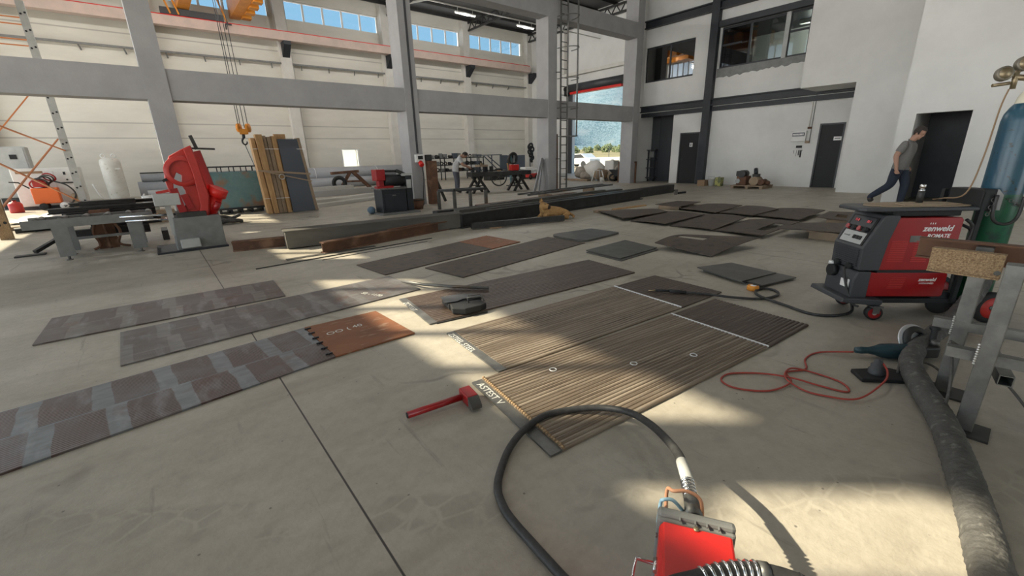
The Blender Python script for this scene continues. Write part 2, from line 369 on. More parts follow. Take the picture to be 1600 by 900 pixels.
# ------------------------------------------------------------------ the hall
struct('floor', MB().box(-12, 26, -8, 27.3, -.3, 0), 'floor')
BAYS = [(-4.3, .85), (1.5, 6.42), (7.12, 12.3), (12.95, 18.05), (18.86, 23.6)]
wb = wall_holes('y', 27, .3, -7.35, 24.5, 0, 10.2, [(a, b, 8.52, 9.43) for a, b in BAYS] + [(9.12, 10.2, .95, 2.03)])
struct('wall_back', wb, 'wall')
k = 0
for i in range(6):
    xr = 1.34+5.73*(i-1)
    struct('trim_%d' % (i+1), MB().box(xr-.5, xr, 26.55, 27, 0, 10.1), 'pilaster', label='white concrete pilaster on the back wall')
win_glass = glass_material('blue_tinted_pane', (.93, .96, .98), .0)
def clerestory(n, lo, hi, panes, axis='y', at=27.12, z0=8.52, z1=9.43, glass=True):
    w = bpy.data.objects.new('window_%d' % n, None); COL.objects.link(w); w['kind'] = 'structure'; w.location = (0, 0, 0); ORIGIN[w.name] = Vector((0, 0, 0))
    f = MB(); p = (hi-lo)/panes
    def bx(a, b, c, d, t=.05):
        if axis == 'y': f.box(a, b, at, at+t, c, d)
        else: f.box(at, at+t, a, b, c, d)
    bx(lo, hi, z0, z0+.05); bx(lo, hi, z1-.05, z1)
    for i in range(panes+1):
        x = lo+p*i; bx(max(lo, x-.05), min(hi, x+.05), z0+.05, z1-.05)
    f.build('window_frame', 'frame_white', w)
    if glass:
        for i in range(panes):
            g = MB(); a, b = lo+p*i+.05, lo+p*i+p-.05
            if axis == 'y': g.box(a, b, at+.02, at+.03, z0+.05, z1-.05)
            else: g.box(at+.02, at+.03, a, b, z0+.05, z1-.05)
            g.build('pane', win_glass, w)
    return w
for n, (a, b) in enumerate(BAYS): clerestory(n+1, a, b, 5)
# small low window
w = bpy.data.objects.new('window_6', None); COL.objects.link(w); w['kind'] = 'structure'; ORIGIN[w.name] = Vector((0, 0, 0))
MB().box(9.12, 9.2, 27.02, 27.1, .95, 2.03).box(10.12, 10.2, 27.02, 27.1, .95, 2.03).box(9.2, 10.12, 27.02, 27.1, 1.97, 2.03).box(9.2, 10.12, 27.02, 27.1, .95, 1.0).box(10.02, 10.05, 27.03, 27.08, 1.0, 1.97).build('window_frame', 'frame_white', w)
fr = mat('frosted_pane', (.9, .88, .7), .5); fr.node_tree.nodes['Principled BSDF'].inputs['Transmission Weight'].default_value = .8
MB().box(9.2, 10.12, 27.04, 27.06, 1.0, 1.97).build('pane', fr, w)
# left wall: open gates below, clerestory above (the sun comes in here)
LW = [(-4.2, -.3), (.3, 4.0), (4.6, 8.85), (9.2, 13.25), (14.3, 18.3), (19.2, 23.3), (23.9, 26.8)]
gates = [(-4.5, 2.2, 0, 5.0), (3.2, 11.6, 0, 5.0), (13.0, 26.0, 0, 5.2)]
struct('wall_left', wall_holes('x', -7.35, .3, -5, 27, 0, 10.2, [(a, b, 8.52, 9.78) for a, b in LW] + gates), 'wall')
for n, (a, b) in enumerate(LW): clerestory(n+7, a, b, 5, 'x', -7.1, z1=9.78, glass=False)
struct('wall_front', wall_holes('y', -6, .3, -7.35, 13.7, 0, 10.2, [(4.0, 8.0, 0, 4.0)]), 'wall')
# concrete frame between the two bays
for i, x in enumerate((-5.43, .3, 6.06, 11.74, 16.95)):
    x1 = x+(.4 if x < 10 else .43)
    m = MB().box(x, x1, 12, 12.62, 0, 10.1)
    o = struct('concrete_column', m, 'concrete', label='tall grey concrete column of the middle frame')
    if i in (2,): MB().box(x+.2, x+.26, 11.985, 12.0, 1.5, 10.1).build('cable_groove', 'dark_grey', o)
for i, (a, b) in enumerate(((-7, -5.43), (-5.03, .3), (.7, 6.06), (6.46, 11.74), (12.17, 16.95))):
    struct('concrete_beam', MB().box(a, b, 12.03, 12.45, 2.67, 3.27), 'concrete', label='grey concrete tie beam between columns')
for a, b in ((6.46, 11.74), (12.17, 16.95)):
    struct('concrete_beam', MB().box(a, b, 12.0, 12.5, 5.93, 6.5), 'concrete', label='upper grey concrete beam under the roof')
# strip lamps; those out of view are added to lift the ambient light
tube_m = emit_material('lamp_tube', (1, .97, .9), 2.0)
lamp = thing('strip_lamp', 'long white strip lamp hung in a row under the back roof', 'lamp', (13.8, 20, 8.15), 'strip lamps under the roofs', local=True)
MB().box(-.6, .6, -.07, .07, 0, .06).build('lamp_housing', 'white', lamp)
MB().cyl((-.58, 0, -.02), (.58, 0, -.02), .022, 10).build('lamp_tube', tube_m, lamp)
for x in (-.45, .45): MB().cyl((x, 0, .06), (x, 0, .25), .01, 6).build('hanger', 'white', lamp)
ll = bpy.data.lights.new('lamp_light', 'AREA'); ll.shape = 'RECTANGLE'; ll.size = 1.2; ll.size_y = .15; ll.energy = FILL_NEAR; ll.color = (1, .98, .93)
bl_ = bpy.data.lights.new('lamp_light', 'POINT'); bl_.shadow_soft_size = .12; bl_.energy = LAMP; bl_.color = (1, .97, .92)
lo_ = bpy.data.objects.new('lamp_light', bl_); COL.objects.link(lo_); lo_.parent = lamp; lo_.location = (0, 0, -.2)
for x in (-4.5, 0, 4.6, 9.2, 17.8): dup(lamp, (x, 20, 8.15))  # all but the last are added beyond the view, brightening the back bay
near_fill = ll
for x in (-3.5, 1.5, 6.5, 11.5):  # unseen row added as fill for the near floor and office wall
    l_ = dup(lamp, (x, 3.5, 8.15), label='unseen strip lamp added above the plates as fill light')
    for c_ in l_.children:
        if c_.type == 'LIGHT': c_.data = near_fill
mid_fill = ll.copy(); mid_fill.energy = FILL_MID
for x in (-3.5, 1.5, 6.5, 11.5):  # unseen row added to brighten the column fronts
    l_ = dup(lamp, (x, 8.2, 8.15), label='unseen strip lamp added above the beam pile as fill light')
    for c_ in l_.children:
        if c_.type == 'LIGHT': c_.data = mid_fill
solo('lamp_rail', MB().box(-7, 13.7, 8.17, 8.23, 8.4, 8.45), 'white', 'added unseen rail carrying the fill lamps above the beam pile', 'rail')
pl_ = MB().box(-7, 24.2, 19.97, 20.03, 8.4, 8.45)
solo('lamp_rail', pl_, 'white', 'thin pale rail carrying the strip lamps under the back roof', 'rail')
solo('lamp_rail', MB().box(-7, 13.7, 3.47, 3.53, 8.4, 8.45), 'white', 'added unseen rail carrying the fill lamps above the plates', 'rail')
# gate wall
struct('wall_gate', wall_holes('x', 24.2, .3, 12.62, 27, 0, 10.2, [(17.95, 22.3, 0, 5.4)]), 'plaster')
struct('trim_7', MB().box(24.1, 24.2, 22.28, 22.62, 0, 5.4), 'dark_grey')
struct('trim_8', MB().box(24.12, 24.2, 17.86, 17.96, 0, 5.4), 'dark_grey')
struct('trim_9', MB().box(23.95, 24.2, 22.9, 23.1, 6.75, 9.6).box(23.95, 24.2, 17, 22.9, 6.55, 6.75), 'pilaster')
dr = bpy.data.objects.new('door_1', None); COL.objects.link(dr); dr['kind'] = 'structure'; ORIGIN[dr.name] = Vector((0, 0, 0)); dr['label'] = 'rolled-up grey shutter above the open gate'
MB().cyl((24.0, 17.85, 5.75), (24.0, 22.5, 5.75), .26, 20).build('shutter_roll', 'dark_grey', dr)
MB().box(23.9, 24.15, 17.95, 22.3, 5.36, 5.5).build('shutter_bottom_rail', 'bright_red', dr)
MB().cyl((24.0, 22.5, 5.75), (24.0, 22.85, 5.75), .16, 14).box(23.85, 24.15, 22.5, 22.8, 5.3, 5.6).build('shutter_motor', 'black', dr)
struct('wall_end', MB().box(17.4, 24.2, 12.3, 12.6, 0, 10.2), 'plaster')
# roof
struct('ceiling', MB().box(-7.35, 24.5, -6, 27.3, 10.12, 10.3), 'roof')
for i in range(9):
    y = 14+1.55*i
    struct('roof_purlin', MB().box(-7, 24.2, y, y+.08, 9.94, 10.1), 'dark_steel', label='dark roof purlin')
for x in (1.3, 7.0, 12.75, 18.5, 23.9):
    t = MB(); 
    t.bar((x, 12.6, 9.45), (x, 26.6, 9.45), .1, .1); t.bar((x, 12.6, 9.9), (x, 26.6, 9.9), .1, .1)
    for j in range(20):
        y = 12.7+.69*j; t.bar((x, y, 9.45), (x, y+.345, 9.9), .05, .05); t.bar((x, y+.345, 9.9), (x, y+.69, 9.45), .05, .05)
    struct('roof_truss', t, 'dark_steel', label='dark lattice roof truss')
t = MB().bar((12.9, 26.5, 9.9), (15.2, 22.0, 9.9), .12, .08)
struct('roof_brace', t, 'white', label='pale diagonal roof brace')
# crane runway along the back wall
struct('crane_runway', MB().box(-7, 23.5, 25.9, 26.3, 7.27, 7.66), 'bus', label='pinkish concrete crane runway beam along the back wall')
for i in range(6):
    xr = 1.34+5.73*(i-1)-.25
    m = Matrix(((0, 0, 1, xr-.17), (1, 0, 0, 0), (0, 1, 0, 0), (0, 0, 0, 1)))
    struct('crane_corbel', MB().prism([(26.55, 6.6), (26.55, 7.27), (25.9, 7.27), (25.9, 7.1)], 0, .34, m), 'black_steel', label='black steel corbel under the crane runway')
struct('crane_rail', MB().box(-7, 23.5, 25.98, 26.04, 7.66, 7.72), 'bright_red', label='thin red crane rail on the runway beam')
# pipe run on brackets along the back wall
pr_ = thing('conduit_pipe', 'thin grey pipe on brackets running along the back wall', 'pipe', (-7, 26.75, 6.3))
MB().box(-7, 24.0, 26.7, 26.8, 6.3, 6.38).build('pipe', 'grey', pr_)
for i in range(20): x = -5.5+1.45*i; MB().bar((x, 26.75, 6.3), (x+.05, 26.95, 6.12), .05, .05).build('bracket', 'grey', pr_)
for i, x in enumerate((1.36, 7.1, 12.86, 18.58, 23.98)):
    solo('drain_pipe', MB().cyl((x+.05, 26.9, 0), (x+.05, 26.9, 10.0), .055, 12), 'pilaster', 'white downpipe beside pilaster on the back wall', 'pipe', 'downpipes on the back wall')

# ------------------------------------------------------------------ office side
H_OFF = [(10.7, 12.33, 0, 3.02), (9.42, 10.32, 0, 2.1), (10.0, 12.26, 4.31, 5.71), (5.97, 9.0, 4.3, 5.82), (4.45, 5.18, 0, 2.12)]
struct('wall_office', wall_holes('x', 18.05, .25, 2.0, 12.6, 0, 10.2, H_OFF), 'plaster')
struct('wall_jog', MB().box(16.4, 18.05, 1.4, 3.99, 0, 10.2).box(16.4, 18.05, 3.99, 5.42, 3.14, 10.2), 'plaster')
struct('wall_right', wall_holes('x', 13.7, .25, -6, 2.38, 0, 10.2, [(1.2, 2.09, 0, 2.02)]), 'plaster')
struct('wall_return', MB().box(13.95, 16.4, 2.13, 2.38, 0, 10.2), 'plaster')
# rooms behind the openings
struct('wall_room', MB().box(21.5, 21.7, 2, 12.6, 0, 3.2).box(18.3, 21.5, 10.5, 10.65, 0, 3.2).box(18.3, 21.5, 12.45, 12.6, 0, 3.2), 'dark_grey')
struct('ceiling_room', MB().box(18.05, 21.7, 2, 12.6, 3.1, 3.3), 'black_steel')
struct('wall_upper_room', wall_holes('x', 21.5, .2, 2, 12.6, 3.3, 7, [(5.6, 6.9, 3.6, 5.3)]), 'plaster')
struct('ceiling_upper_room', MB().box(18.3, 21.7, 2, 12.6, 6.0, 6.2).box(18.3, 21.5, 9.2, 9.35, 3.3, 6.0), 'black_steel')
struct('wall_store', MB().box(15.8, 15.95, .3, 2.13, 0, 3).box(13.95, 15.8, .3, .45, 0, 3).box(13.95, 15.95, .3, 2.13, 2.6, 2.75), 'black_steel')
rl = thing('office_fill_lamp', 'added fill lamp under the ceiling of the upper office room', 'lamp', (20.4, 6.6, 5.84))
MB().box(20.3, 20.5, 6.1, 7.1, 5.86, 5.995).build('lamp_housing', 'white', rl)
rp = bpy.data.lights.new('office_fill_light', 'POINT'); rp.energy = 60; rp.shadow_soft_size = .1; ro = bpy.data.objects.new('office_fill_light', rp); COL.objects.link(ro); ro.parent = rl; ro.location = (0, 0, -.2)  # lamp added to brighten the room behind the office window
# black steel of the office front
struct('steel_column', MB().box(17.82, 18.05, 9.02, 9.32, 0, 6.9), 'black_steel', label='black steel column on the office front')
IB = [(-.1, 0), (.1, 0), (.1, .04), (.015, .04), (.015, .22), (.1, .22), (.1, .26), (-.1, .26), (-.1, .22), (-.015, .22), (-.015, .04), (-.1, .04)]
struct('steel_beam', MB().section((17.95, 3.9, 3.06), (17.95, 12.5, 3.06), IB), 'black_steel', label='black steel beam at first floor level')
struct('steel_beam', MB().box(17.98, 18.05, 4.0, 12.4, 2.86, 3.03), 'black_steel', label='narrow black rail under the first floor beam')
struct('steel_beam', MB().section((17.95, 5.4, 6.42), (17.95, 12.5, 6.42), [(a, b*1.2) for a, b in IB]), 'black_steel', label='upper black steel beam on the office front')
struct('steel_beam', MB().box(17.85, 18.05, 5.42, 9.0, 5.82, 6.02), 'black_steel', label='black lintel over the wide office window')
dk_glass = glass_material('dark_office_pane', (.16, .16, .16), .16)
cl_glass = glass_material('clear_office_pane', (.62, .66, .62), .03)
def office_window(n, y0, y1, z0, z1, mull, glasses, x=18.1, fr='black_steel', trans=()):
    w = bpy.data.objects.new('window_%d' % n, None); COL.objects.link(w); w['kind'] = 'structure'; ORIGIN[w.name] = Vector((0, 0, 0))
    f = MB().box(x, x+.06, y0, y1, z0, z0+.07).box(x, x+.06, y0, y1, z1-.07, z1)
    ys = [y0]+list(mull)+[y1]
    for i, y in enumerate(ys):
        e = .035; f.box(x, x+.06, max(y0, y-e), min(y1, y+e), z0+.07, z1-.07)
    for a, b, z in trans: f.box(x, x+.06, a, b, z-.03, z+.03)
    f.build('window_frame', fr, w)
    for i in range(len(ys)-1):
        if glasses[i]: MB().box(x+.02, x+.03, ys[i]+.03, ys[i+1]-.03, z0+.06, z1-.06).build('pane', glasses[i], w)
    return w
office_window(14, 10.0, 12.26, 4.31, 5.71, [11.1], [dk_glass, dk_glass])
office_window(15, 5.97, 8.95, 4.38, 5.82, [6.62, 7.9], [cl_glass, cl_glass, glass_material('smoked_office_pane', (.3, .3, .3), .0)], trans=((8.2, 8.95, 5.2), (5.97, 6.62, 5.2)))
struct('trim_10', MB().box(18.04, 18.12, 6.6, 6.74, 4.3, 5.82), 'light_grey')
mm = MB()
random.seed(3)
pts = [(5.97, 4.39)]+[(5.97+3.03*i/30, 4.2-.12*i/30*1.0+random.uniform(-.04, .04)-.03) for i in range(31)]+[(9.0, 4.39)]
mm.prism([(y, z) for y, z in pts], 0, .02, Matrix(((0, 0, 1, 18.035), (1, 0, 0, 0), (0, 1, 0, 0), (0, 0, 0, 1))))
struct('trim_11', mm, 'grey', label='broken rough plaster edge under the wide office window')
def leaf_door(n, y0, y1, z1, hinge_label, sign_y, sign_z, sw, sh, sign_txt):
    d = bpy.data.objects.new('door_%d' % n, None); COL.objects.link(d); d['kind'] = 'structure'; ORIGIN[d.name] = Vector((0, 0, 0)); d['label'] = hinge_label
    MB().box(18.08, 18.13, y0+.05, y1-.05, .01, z1-.05).build('door_leaf', 'black', d)
    MB().box(18.04, 18.14, y0, y0+.05, 0, z1).box(18.04, 18.14, y1-.05, y1, 0, z1).box(18.04, 18.14, y0+.05, y1-.05, z1-.05, z1).build('door_frame', 'dark_grey', d)
    MB().bar((18.03, y1-.1, 1.02), (18.03, y1-.22, 1.02), .03, .02).cyl((18.03, y1-.1, 1.02), (18.08, y1-.1, 1.02), .012, 8).build('door_handle', 'black_steel', d)
    s = MB().box(18.07, 18.08, sign_y-sw/2, sign_y+sw/2, sign_z-sh/2, sign_z+sh/2).build('door_sign', 'paper', d)
    return d, s
d, s = leaf_door(2, 9.42, 10.32, 2.1, 'black office door with small square white sign', 9.8, 1.6, .13, .16, '')
MB().cyl((18.066, 9.8, 1.64), (18.07, 9.8, 1.64), .015, 10).box(18.066, 18.07, 9.785, 9.815, 1.55, 1.62).build('sign_symbol', 'black', s)
d, s = leaf_door(3, 4.45, 5.18, 2.12, 'black office door with wide white name sign', 4.62, 1.62, .22, .12, '')
MB().box(18.066, 18.07, 4.54, 4.7, 1.61, 1.635).build('sign_symbol', 'dark_grey', s)
# dark mesh shutter of the tool bay at the left end of the office
t = MB().box(18.95, 19.0, 10.65, 12.45, 0, 3.1)
for z in (.95, 1.9): t.box(18.93, 18.95, 10.66, 12.44, z, z+.03)
for y in (11.25, 11.85): t.box(18.935, 18.95, y, y+.02, 0, 3.0)
struct('trim_12', t, 'dark_grey')
# ------------------------------------------------------------------ outside the gate
og = mat('dry_yard_ground', (.34, .29, .21), .95, col2=(.26, .22, .15), scale=.3)
struct('yard_ground', MB().box(26, 120, -60, 140, -.35, -.05), og)
hill_m = mat('dry_grass_slope', (.3, .25, .12), .95, col2=(.24, .2, .1), scale=.12)
def terrain(name, x0, x1, y0, y1, nx, ny, fn, m):
    vs = []; 
    for i in range(nx+1):
        for j in range(ny+1):
            x = x0+(x1-x0)*i/nx; y = y0+(y1-y0)*j/ny; vs.append((x, y, fn(x, y)))
    fs = [(i*(ny+1)+j, (i+1)*(ny+1)+j, (i+1)*(ny+1)+j+1, i*(ny+1)+j+1) for i in range(nx) for j in range(ny)]
    o = MB().add(vs, fs, True); return struct(name, o, m)
from mathutils import noise as mnoise
terrain('grass_slope', 70, 200, 0, 300, 30, 30, lambda x, y: -.3+max(0, (x-72))*.035+mnoise.noise((x*.03, y*.03, 0))*1.0, hill_m)
mt = mat('hazy_blue_mountain', (.075, .135, .16), .95, col2=(.19, .26, .29), scale=.5, col3=(.2, .245, .26), s3=.05, lo3=.5, hi3=.7, lo=.4, hi=.6)  # blue-grey tint paints distance haze into the scrub colour
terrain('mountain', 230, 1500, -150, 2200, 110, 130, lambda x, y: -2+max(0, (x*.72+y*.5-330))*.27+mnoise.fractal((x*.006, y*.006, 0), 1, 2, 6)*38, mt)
f_ = MB().box(40, 40.2, 18, 60, -.05, .95)
solo('yard_wall', f_, 'white', 'low white boundary wall across the yard outside the gate', 'wall')
fm = thing('wire_fence', 'wire fence on thin posts beyond the white yard wall', 'fence', (55, 30, 0))
for i in range(10): MB().cyl((55, 18+5*i, -.3), (55, 18+5*i, 2.4), .05, 6).build('fence_post', 'dark_grey', fm)
for z in (1.2, 1.8, 2.35): MB().bar((55, 18, z), (55, 63, z), .02, .02).build('fence_wire', 'dark_grey', fm)
leafm = mat('sunlit_foliage', (.24, .27, .13), .9, col2=(.15, .19, .09), scale=1.5, bump=.6, bscale=3)
random.seed(11)
for i in range(22):
    r_ = i % 2; y = 88+4.6*(i//2)+2*r_; x = (128, 152)[r_]+random.uniform(-4, 4); h = random.uniform(1.8, 3.6); z0 = -.6+(x-72)*.035
    m = MB()
    for j in range(170):
        a, r, q = random.uniform(0, 2*PI), random.uniform(.2, 1), random.uniform(0, 1)
        m.sphere((x+math.cos(a)*r*h*.55, y+math.sin(a)*r*min(h*.6, 2.0), z0+.4+h*q*(1-.5*r)), h*random.uniform(.05, .1), 5, 4)
    m.cyl((x, y, z0-.3), (x, y, z0+h*.6), .15, 6)
    solo('bush_tree', m, leafm, 'leafy green bush on the slope beyond the gate', 'tree', 'bushes beyond the yard')
# ------------------------------------------------------------------ steel plates on the floor
def quad_frame(q):
    # local frame of a plate: origin at its near left corner, X along the near edge
    p0 = Vector(q[0][:2]); p3 = Vector(q[-1][:2]); d = (p3-p0)
    return p0, math.atan2(d.y, d.x)
def pl_obj(name, q, mb_fn, m, label, group, cat='steel plate', turn=False):
    if turn: q = [q[3], q[0], q[1], q[2]]
    # q corners in hall coordinates (x, y, top z): near-left, far-left, far-right, near-right seen along its length
    c = Vector((sum(p[0] for p in q)/len(q), sum(p[1] for p in q)/len(q), 0))
    e = Vector(q[2][:2])-Vector(q[1][:2]); a = math.atan2(e.y, e.x)
    loc = [(Matrix.Rotation(-a, 3, 'Z') @ (Vector((p[0], p[1], 0))-c)) + Vector((0, 0, p[2])) for p in q]
    mb = mb_fn(loc); o = mb.build(name, m); o.location = c; o.rotation_euler = (0, 0, a)
    if label: tag(o, label, cat, group)
    return o
def sheet(loc, th=.012, n=10, m=6, hole=None, warp=0, seed=0):
    # a flat or slightly bowed plate with thickness, an optional rectangular hole given as (u0, u1, v0, v1) cells
    mb = MB(); idx = {}; vs = []
    for t in (0, 1):
        for i in range(n+1):
            for j in range(m+1):
                u, v = i/n, j/m
                p = (loc[0]*(1-v)+loc[1]*v)*(1-u)+(loc[3]*(1-v)+loc[2]*v)*u
                p = p.copy(); p.z += warp*math.sin(PI*u)*(.5+.5*v) - (th if t == 0 else 0)
                p.z = max(p.z, .001+t*.004); idx[t, i, j] = len(vs); vs.append(p)
    hol = lambda i, j: hole and hole[0] <= i < hole[1] and hole[2] <= j < hole[3]
    solid = {(i, j) for i in range(n) for j in range(m) if not hol(i, j)}
    fs = []
    for i, j in solid:
        fs.append((idx[1, i, j], idx[1, i+1, j], idx[1, i+1, j+1], idx[1, i, j+1]))
        fs.append((idx[0, i, j+1], idx[0, i+1, j+1], idx[0, i+1, j], idx[0, i, j]))
        for (a, b), (di, dj) in ((((i, j), (i+1, j)), (0, -1)), (((i+1, j), (i+1, j+1)), (1, 0)), (((i+1, j+1), (i, j+1)), (0, 1)), (((i, j+1), (i, j)), (-1, 0))):
            if (i+di, j+dj) not in solid: fs.append((idx[0, a[0], a[1]], idx[0, b[0], b[1]], idx[1, b[0], b[1]], idx[1, a[0], a[1]]))
    return mb.add(vs, fs)
def ridged(loc, n, u0=0.0, u1=1.0, th=.012, hgt=.006, seg=6):
    # weld beads laid side by side along the plate's length
    mb = MB(); prof = []
    for i in range(n*seg+1):
        prof.append((i/(n*seg), hgt*abs(math.sin(PI*i/seg))**.7))
    vs = []; K = len(prof)
    for u in (u0, u1):
        for v, h in prof:
            p = (loc[0]*(1-v)+loc[1]*v)*(1-u)+(loc[3]*(1-v)+loc[2]*v)*u; vs.append(p+Vector((0, 0, h)))
    for u in (u0, u1):
        for v in (0, 1):
            p = (loc[0]*(1-v)+loc[1]*v)*(1-u)+(loc[3]*(1-v)+loc[2]*v)*u; vs.append(Vector((p.x, p.y, p.z-th+.001)))
    fs = [(i, i+1, K+i+1, K+i) for i in range(K-1)]
    b = 2*K; fs += [(b, b+1, b+3, b+2), (b, 0, K, b+2), (b+1, K-1, 2*K-1, b+3)]
    mb.add(vs, fs); mb.add(vs, [tuple(range(K))+(b+1, b), tuple(range(K, 2*K))+(b+3, b+2)]); return mb
def band_material(name, pad, base, rust, pad_u, pad_v, lines, amt=1.0):
    # grey plate with rectangular overlay pads, each filled with fine weld lines
    m = bpy.data.materials.new(name); m.use_nodes = True; t, b, L = nodes_of(m)
    o = t.nodes.new('ShaderNodeTexCoord').outputs['Object']; s = t.nodes.new('ShaderNodeSeparateXYZ'); L(o, s.inputs[0]); X, Y = s.outputs[0], s.outputs[1]
    wob = math_node(t, 'MULTIPLY', math_node(t, 'SUBTRACT', noise_node(t, o, 3, 2), .5), .05)
    row = math_node(t, 'FLOOR', math_node(t, 'DIVIDE', Y, pad_v))
    fu = math_node(t, 'FRACT', math_node(t, 'DIVIDE', math_node(t, 'ADD', math_node(t, 'ADD', X, wob), math_node(t, 'MULTIPLY', row, .06)), pad_u))
    fv = math_node(t, 'FRACT', math_node(t, 'DIVIDE', math_node(t, 'ADD', Y, 20), pad_v))
    mask = math_node(t, 'MULTIPLY', math_node(t, 'MULTIPLY', ramp_node(t, fu, .68, .7, 1, 0), ramp_node(t, fv, .95, .97, 1, 0)), ramp_node(t, noise_node(t, o, 2.2, 4), .3, .5, .25, 1))
    ln = math_node(t, 'ABSOLUTE', math_node(t, 'SINE', math_node(t, 'MULTIPLY', Y, lines)))
    pc = mix_node(t, ramp_node(t, ln, .35, .75), tuple(x*.7 for x in pad), tuple(.6*x+.09 for x in pad))
    gc = mix_node(t, ramp_node(t, noise_node(t, map_node(t, o, (1, 3, 1)), 5, 6), .35, .65), base, tuple(x*1.45 for x in base))
    c = mix_node(t, math_node(t, 'MULTIPLY', mask, amt), gc, pc)
    c = mix_node(t, ramp_node(t, noise_node(t, o, 3.2, 6), .56, .7, 0, .75), c, rust)
    c = mix_node(t, ramp_node(t, noise_node(t, map_node(t, o, (1, .3, 1)), 7, 7), .55, .68, 0, .4), c, (.3, .32, .34))
    L(c, b.inputs['Base Color']); b.inputs['Roughness'].default_value = .48; b.inputs['Metallic'].default_value = .35
    bn = t.nodes.new('ShaderNodeBump'); bn.inputs['Strength'].default_value = .5; bn.inputs['Distance'].default_value = .004
    L(math_node(t, 'MULTIPLY', ln, mask), bn.inputs['Height']); L(bn.outputs[0], b.inputs['Normal'])
    return m
def bead_material(name, dark, light, n_w):
    m = bpy.data.materials.new(name); m.use_nodes = True; t, b, L = nodes_of(m)
    o = t.nodes.new('ShaderNodeTexCoord').outputs['Object']; s = t.nodes.new('ShaderNodeSeparateXYZ'); L(o, s.inputs[0])
    wv = math_node(t, 'ADD', s.outputs[1], math_node(t, 'MULTIPLY', noise_node(t, map_node(t, o, (.6, 3, 1)), 2, 3), .03))
    ln = math_node(t, 'ABSOLUTE', math_node(t, 'SINE', math_node(t, 'MULTIPLY', wv, PI*n_w/.82)))
    c = mix_node(t, ramp_node(t, ln, .12, .6), tuple(x*.38 for x in dark), dark)
    c = mix_node(t, ramp_node(t, noise_node(t, map_node(t, o, (.3, 9, 1)), 3, 5), .45, .65), c, light)
    c = mix_node(t, ramp_node(t, noise_node(t, o, 4, 6), .55, .7, 0, .45), c, (dark[0]*.6, dark[1]*.6, dark[2]*.6))
    c = mix_node(t, ramp_node(t, noise_node(t, o, 26, 4), .62, .7, 0, .5), c, (.26, .24, .22))
    L(c, b.inputs['Base Color']); b.inputs['Roughness'].default_value = .45; b.inputs['Metallic'].default_value = .2
    return m
M['band_long'] = band_material('striped_overlay_plate', (.1, .06, .052), (.135, .148, .16), (.12, .07, .058), .31, .4, 150)
M['band_mid'] = band_material('mottled_overlay_plate', (.095, .06, .055), (.125, .12, .118), (.14, .075, .055), .3, .42, 190, .5)
M['band_far'] = band_material('grey_red_overlay_plate', (.1, .055, .048), (.13, .122, .115), (.13, .06, .042), .35, .4, 190, .7)
M['bead'] = bead_material('beaded_wear_plate', (.22, .17, .125), (.32, .265, .205), 28)
M['bead_dark'] = bead_material('dark_beaded_wear_plate', (.085, .056, .042), (.115, .085, .064), 26)

P1a = [(-.821, 2.772, .012), (-.962, 3.593, .012), (.735, 3.702, .012), (.753, 2.952, .012)]
# the long plate runs on past the left edge of the photo
P1a = [(-1.62, 2.69, .012), (-1.65, 3.5, .012), (.735, 3.702, .012), (.753, 2.952, .012)]
o = pl_obj('steel_plate', P1a, sheet, 'band_long', 'long grey plate with dark red striped pads, nearest on the left', None)
P1b = [(.757, 2.953, .014), (.739, 3.702, .014), (1.35, 3.668, .014), (1.378, 2.948, .014)]
ob = pl_obj('steel_plate', P1b, sheet, 'plate_orange', 'orange-brown rusty plate butted to the long striped plate', None)
inv = lambda ob_: (Matrix.Rotation(-ob_.rotation_euler.z, 4, 'Z') @ Matrix.Translation(-ob_.location))
for k in range(6):
    p = Vector((.735+.018*(1-k/5), 3.64-.62*k/5, .016))
    MB().box(p.x-.028, p.x+.02, p.y-.007, p.y+.003, .014, .024).box(p.x-.012, p.x-.004, p.y-.016, p.y, .014, .026).xform(inv(ob)).build('weld_tab', 'black_steel', ob)
text('chalk_writing', 'OO ( 40', .085, 'chalk', ob, inv(ob) @ frame((.83, 3.38, .0152), (1, .05, 0), (-.05, 1, 0)), .0002)
P2 = [(-.441, 3.867, .012), (-.471, 4.707, .012), (1.969, 4.753, .012), (1.992, 4.007, .012)]
o2 = pl_obj('steel_plate', P2, sheet, 'band_mid', 'long mottled grey-brown plate between the far left plate and the striped one', None)
text('chalk_writing', 'S2 - 1170', .07, 'chalk', o2, inv(o2) @ frame((1.45, 4.3, .0135), (.4, -.9, 0), (.9, .4, 0)), .0002)
P3 = [(-1.008, 4.86, .012), (-.99, 5.654, .012), (.877, 5.592, .012), (.837, 4.812, .012)]
pl_obj('steel_plate', P3, sheet, 'band_far', 'grey-red plate lying furthest left on the floor', None)
P4 = [(1.89, 5.615, .012), (3.72, 5.944, .012), (3.78, 5.095, .012), (1.96, 4.844, .012)]
pl_obj('steel_plate', P4, sheet, 'plate', 'dark brown plate with a rounded corner, left of a matching long plate', None, turn=True)
P4b = [(3.725, 5.945, .013), (4.391, 6.066, .013), (4.432, 5.189, .013), (3.785, 5.096, .013)]
pl_obj('steel_plate', P4b, sheet, 'plate_orange', 'small rust-red plate at the far end of a dark brown plate', None, turn=True)
P5 = [(2.478, 4.8, .012), (5.034, 5.165, .012), (5.079, 4.373, .012), (2.573, 4.065, .012)]
pl_obj('steel_plate', P5, sheet, 'plate', 'long plain dark brown plate beside the one with the rust-red end', None, turn=True)
P6 = [(1.736, 3.836, .012), (4.24, 3.588, .012), (4.133, 2.788, .012), (1.632, 3.029, .012)]
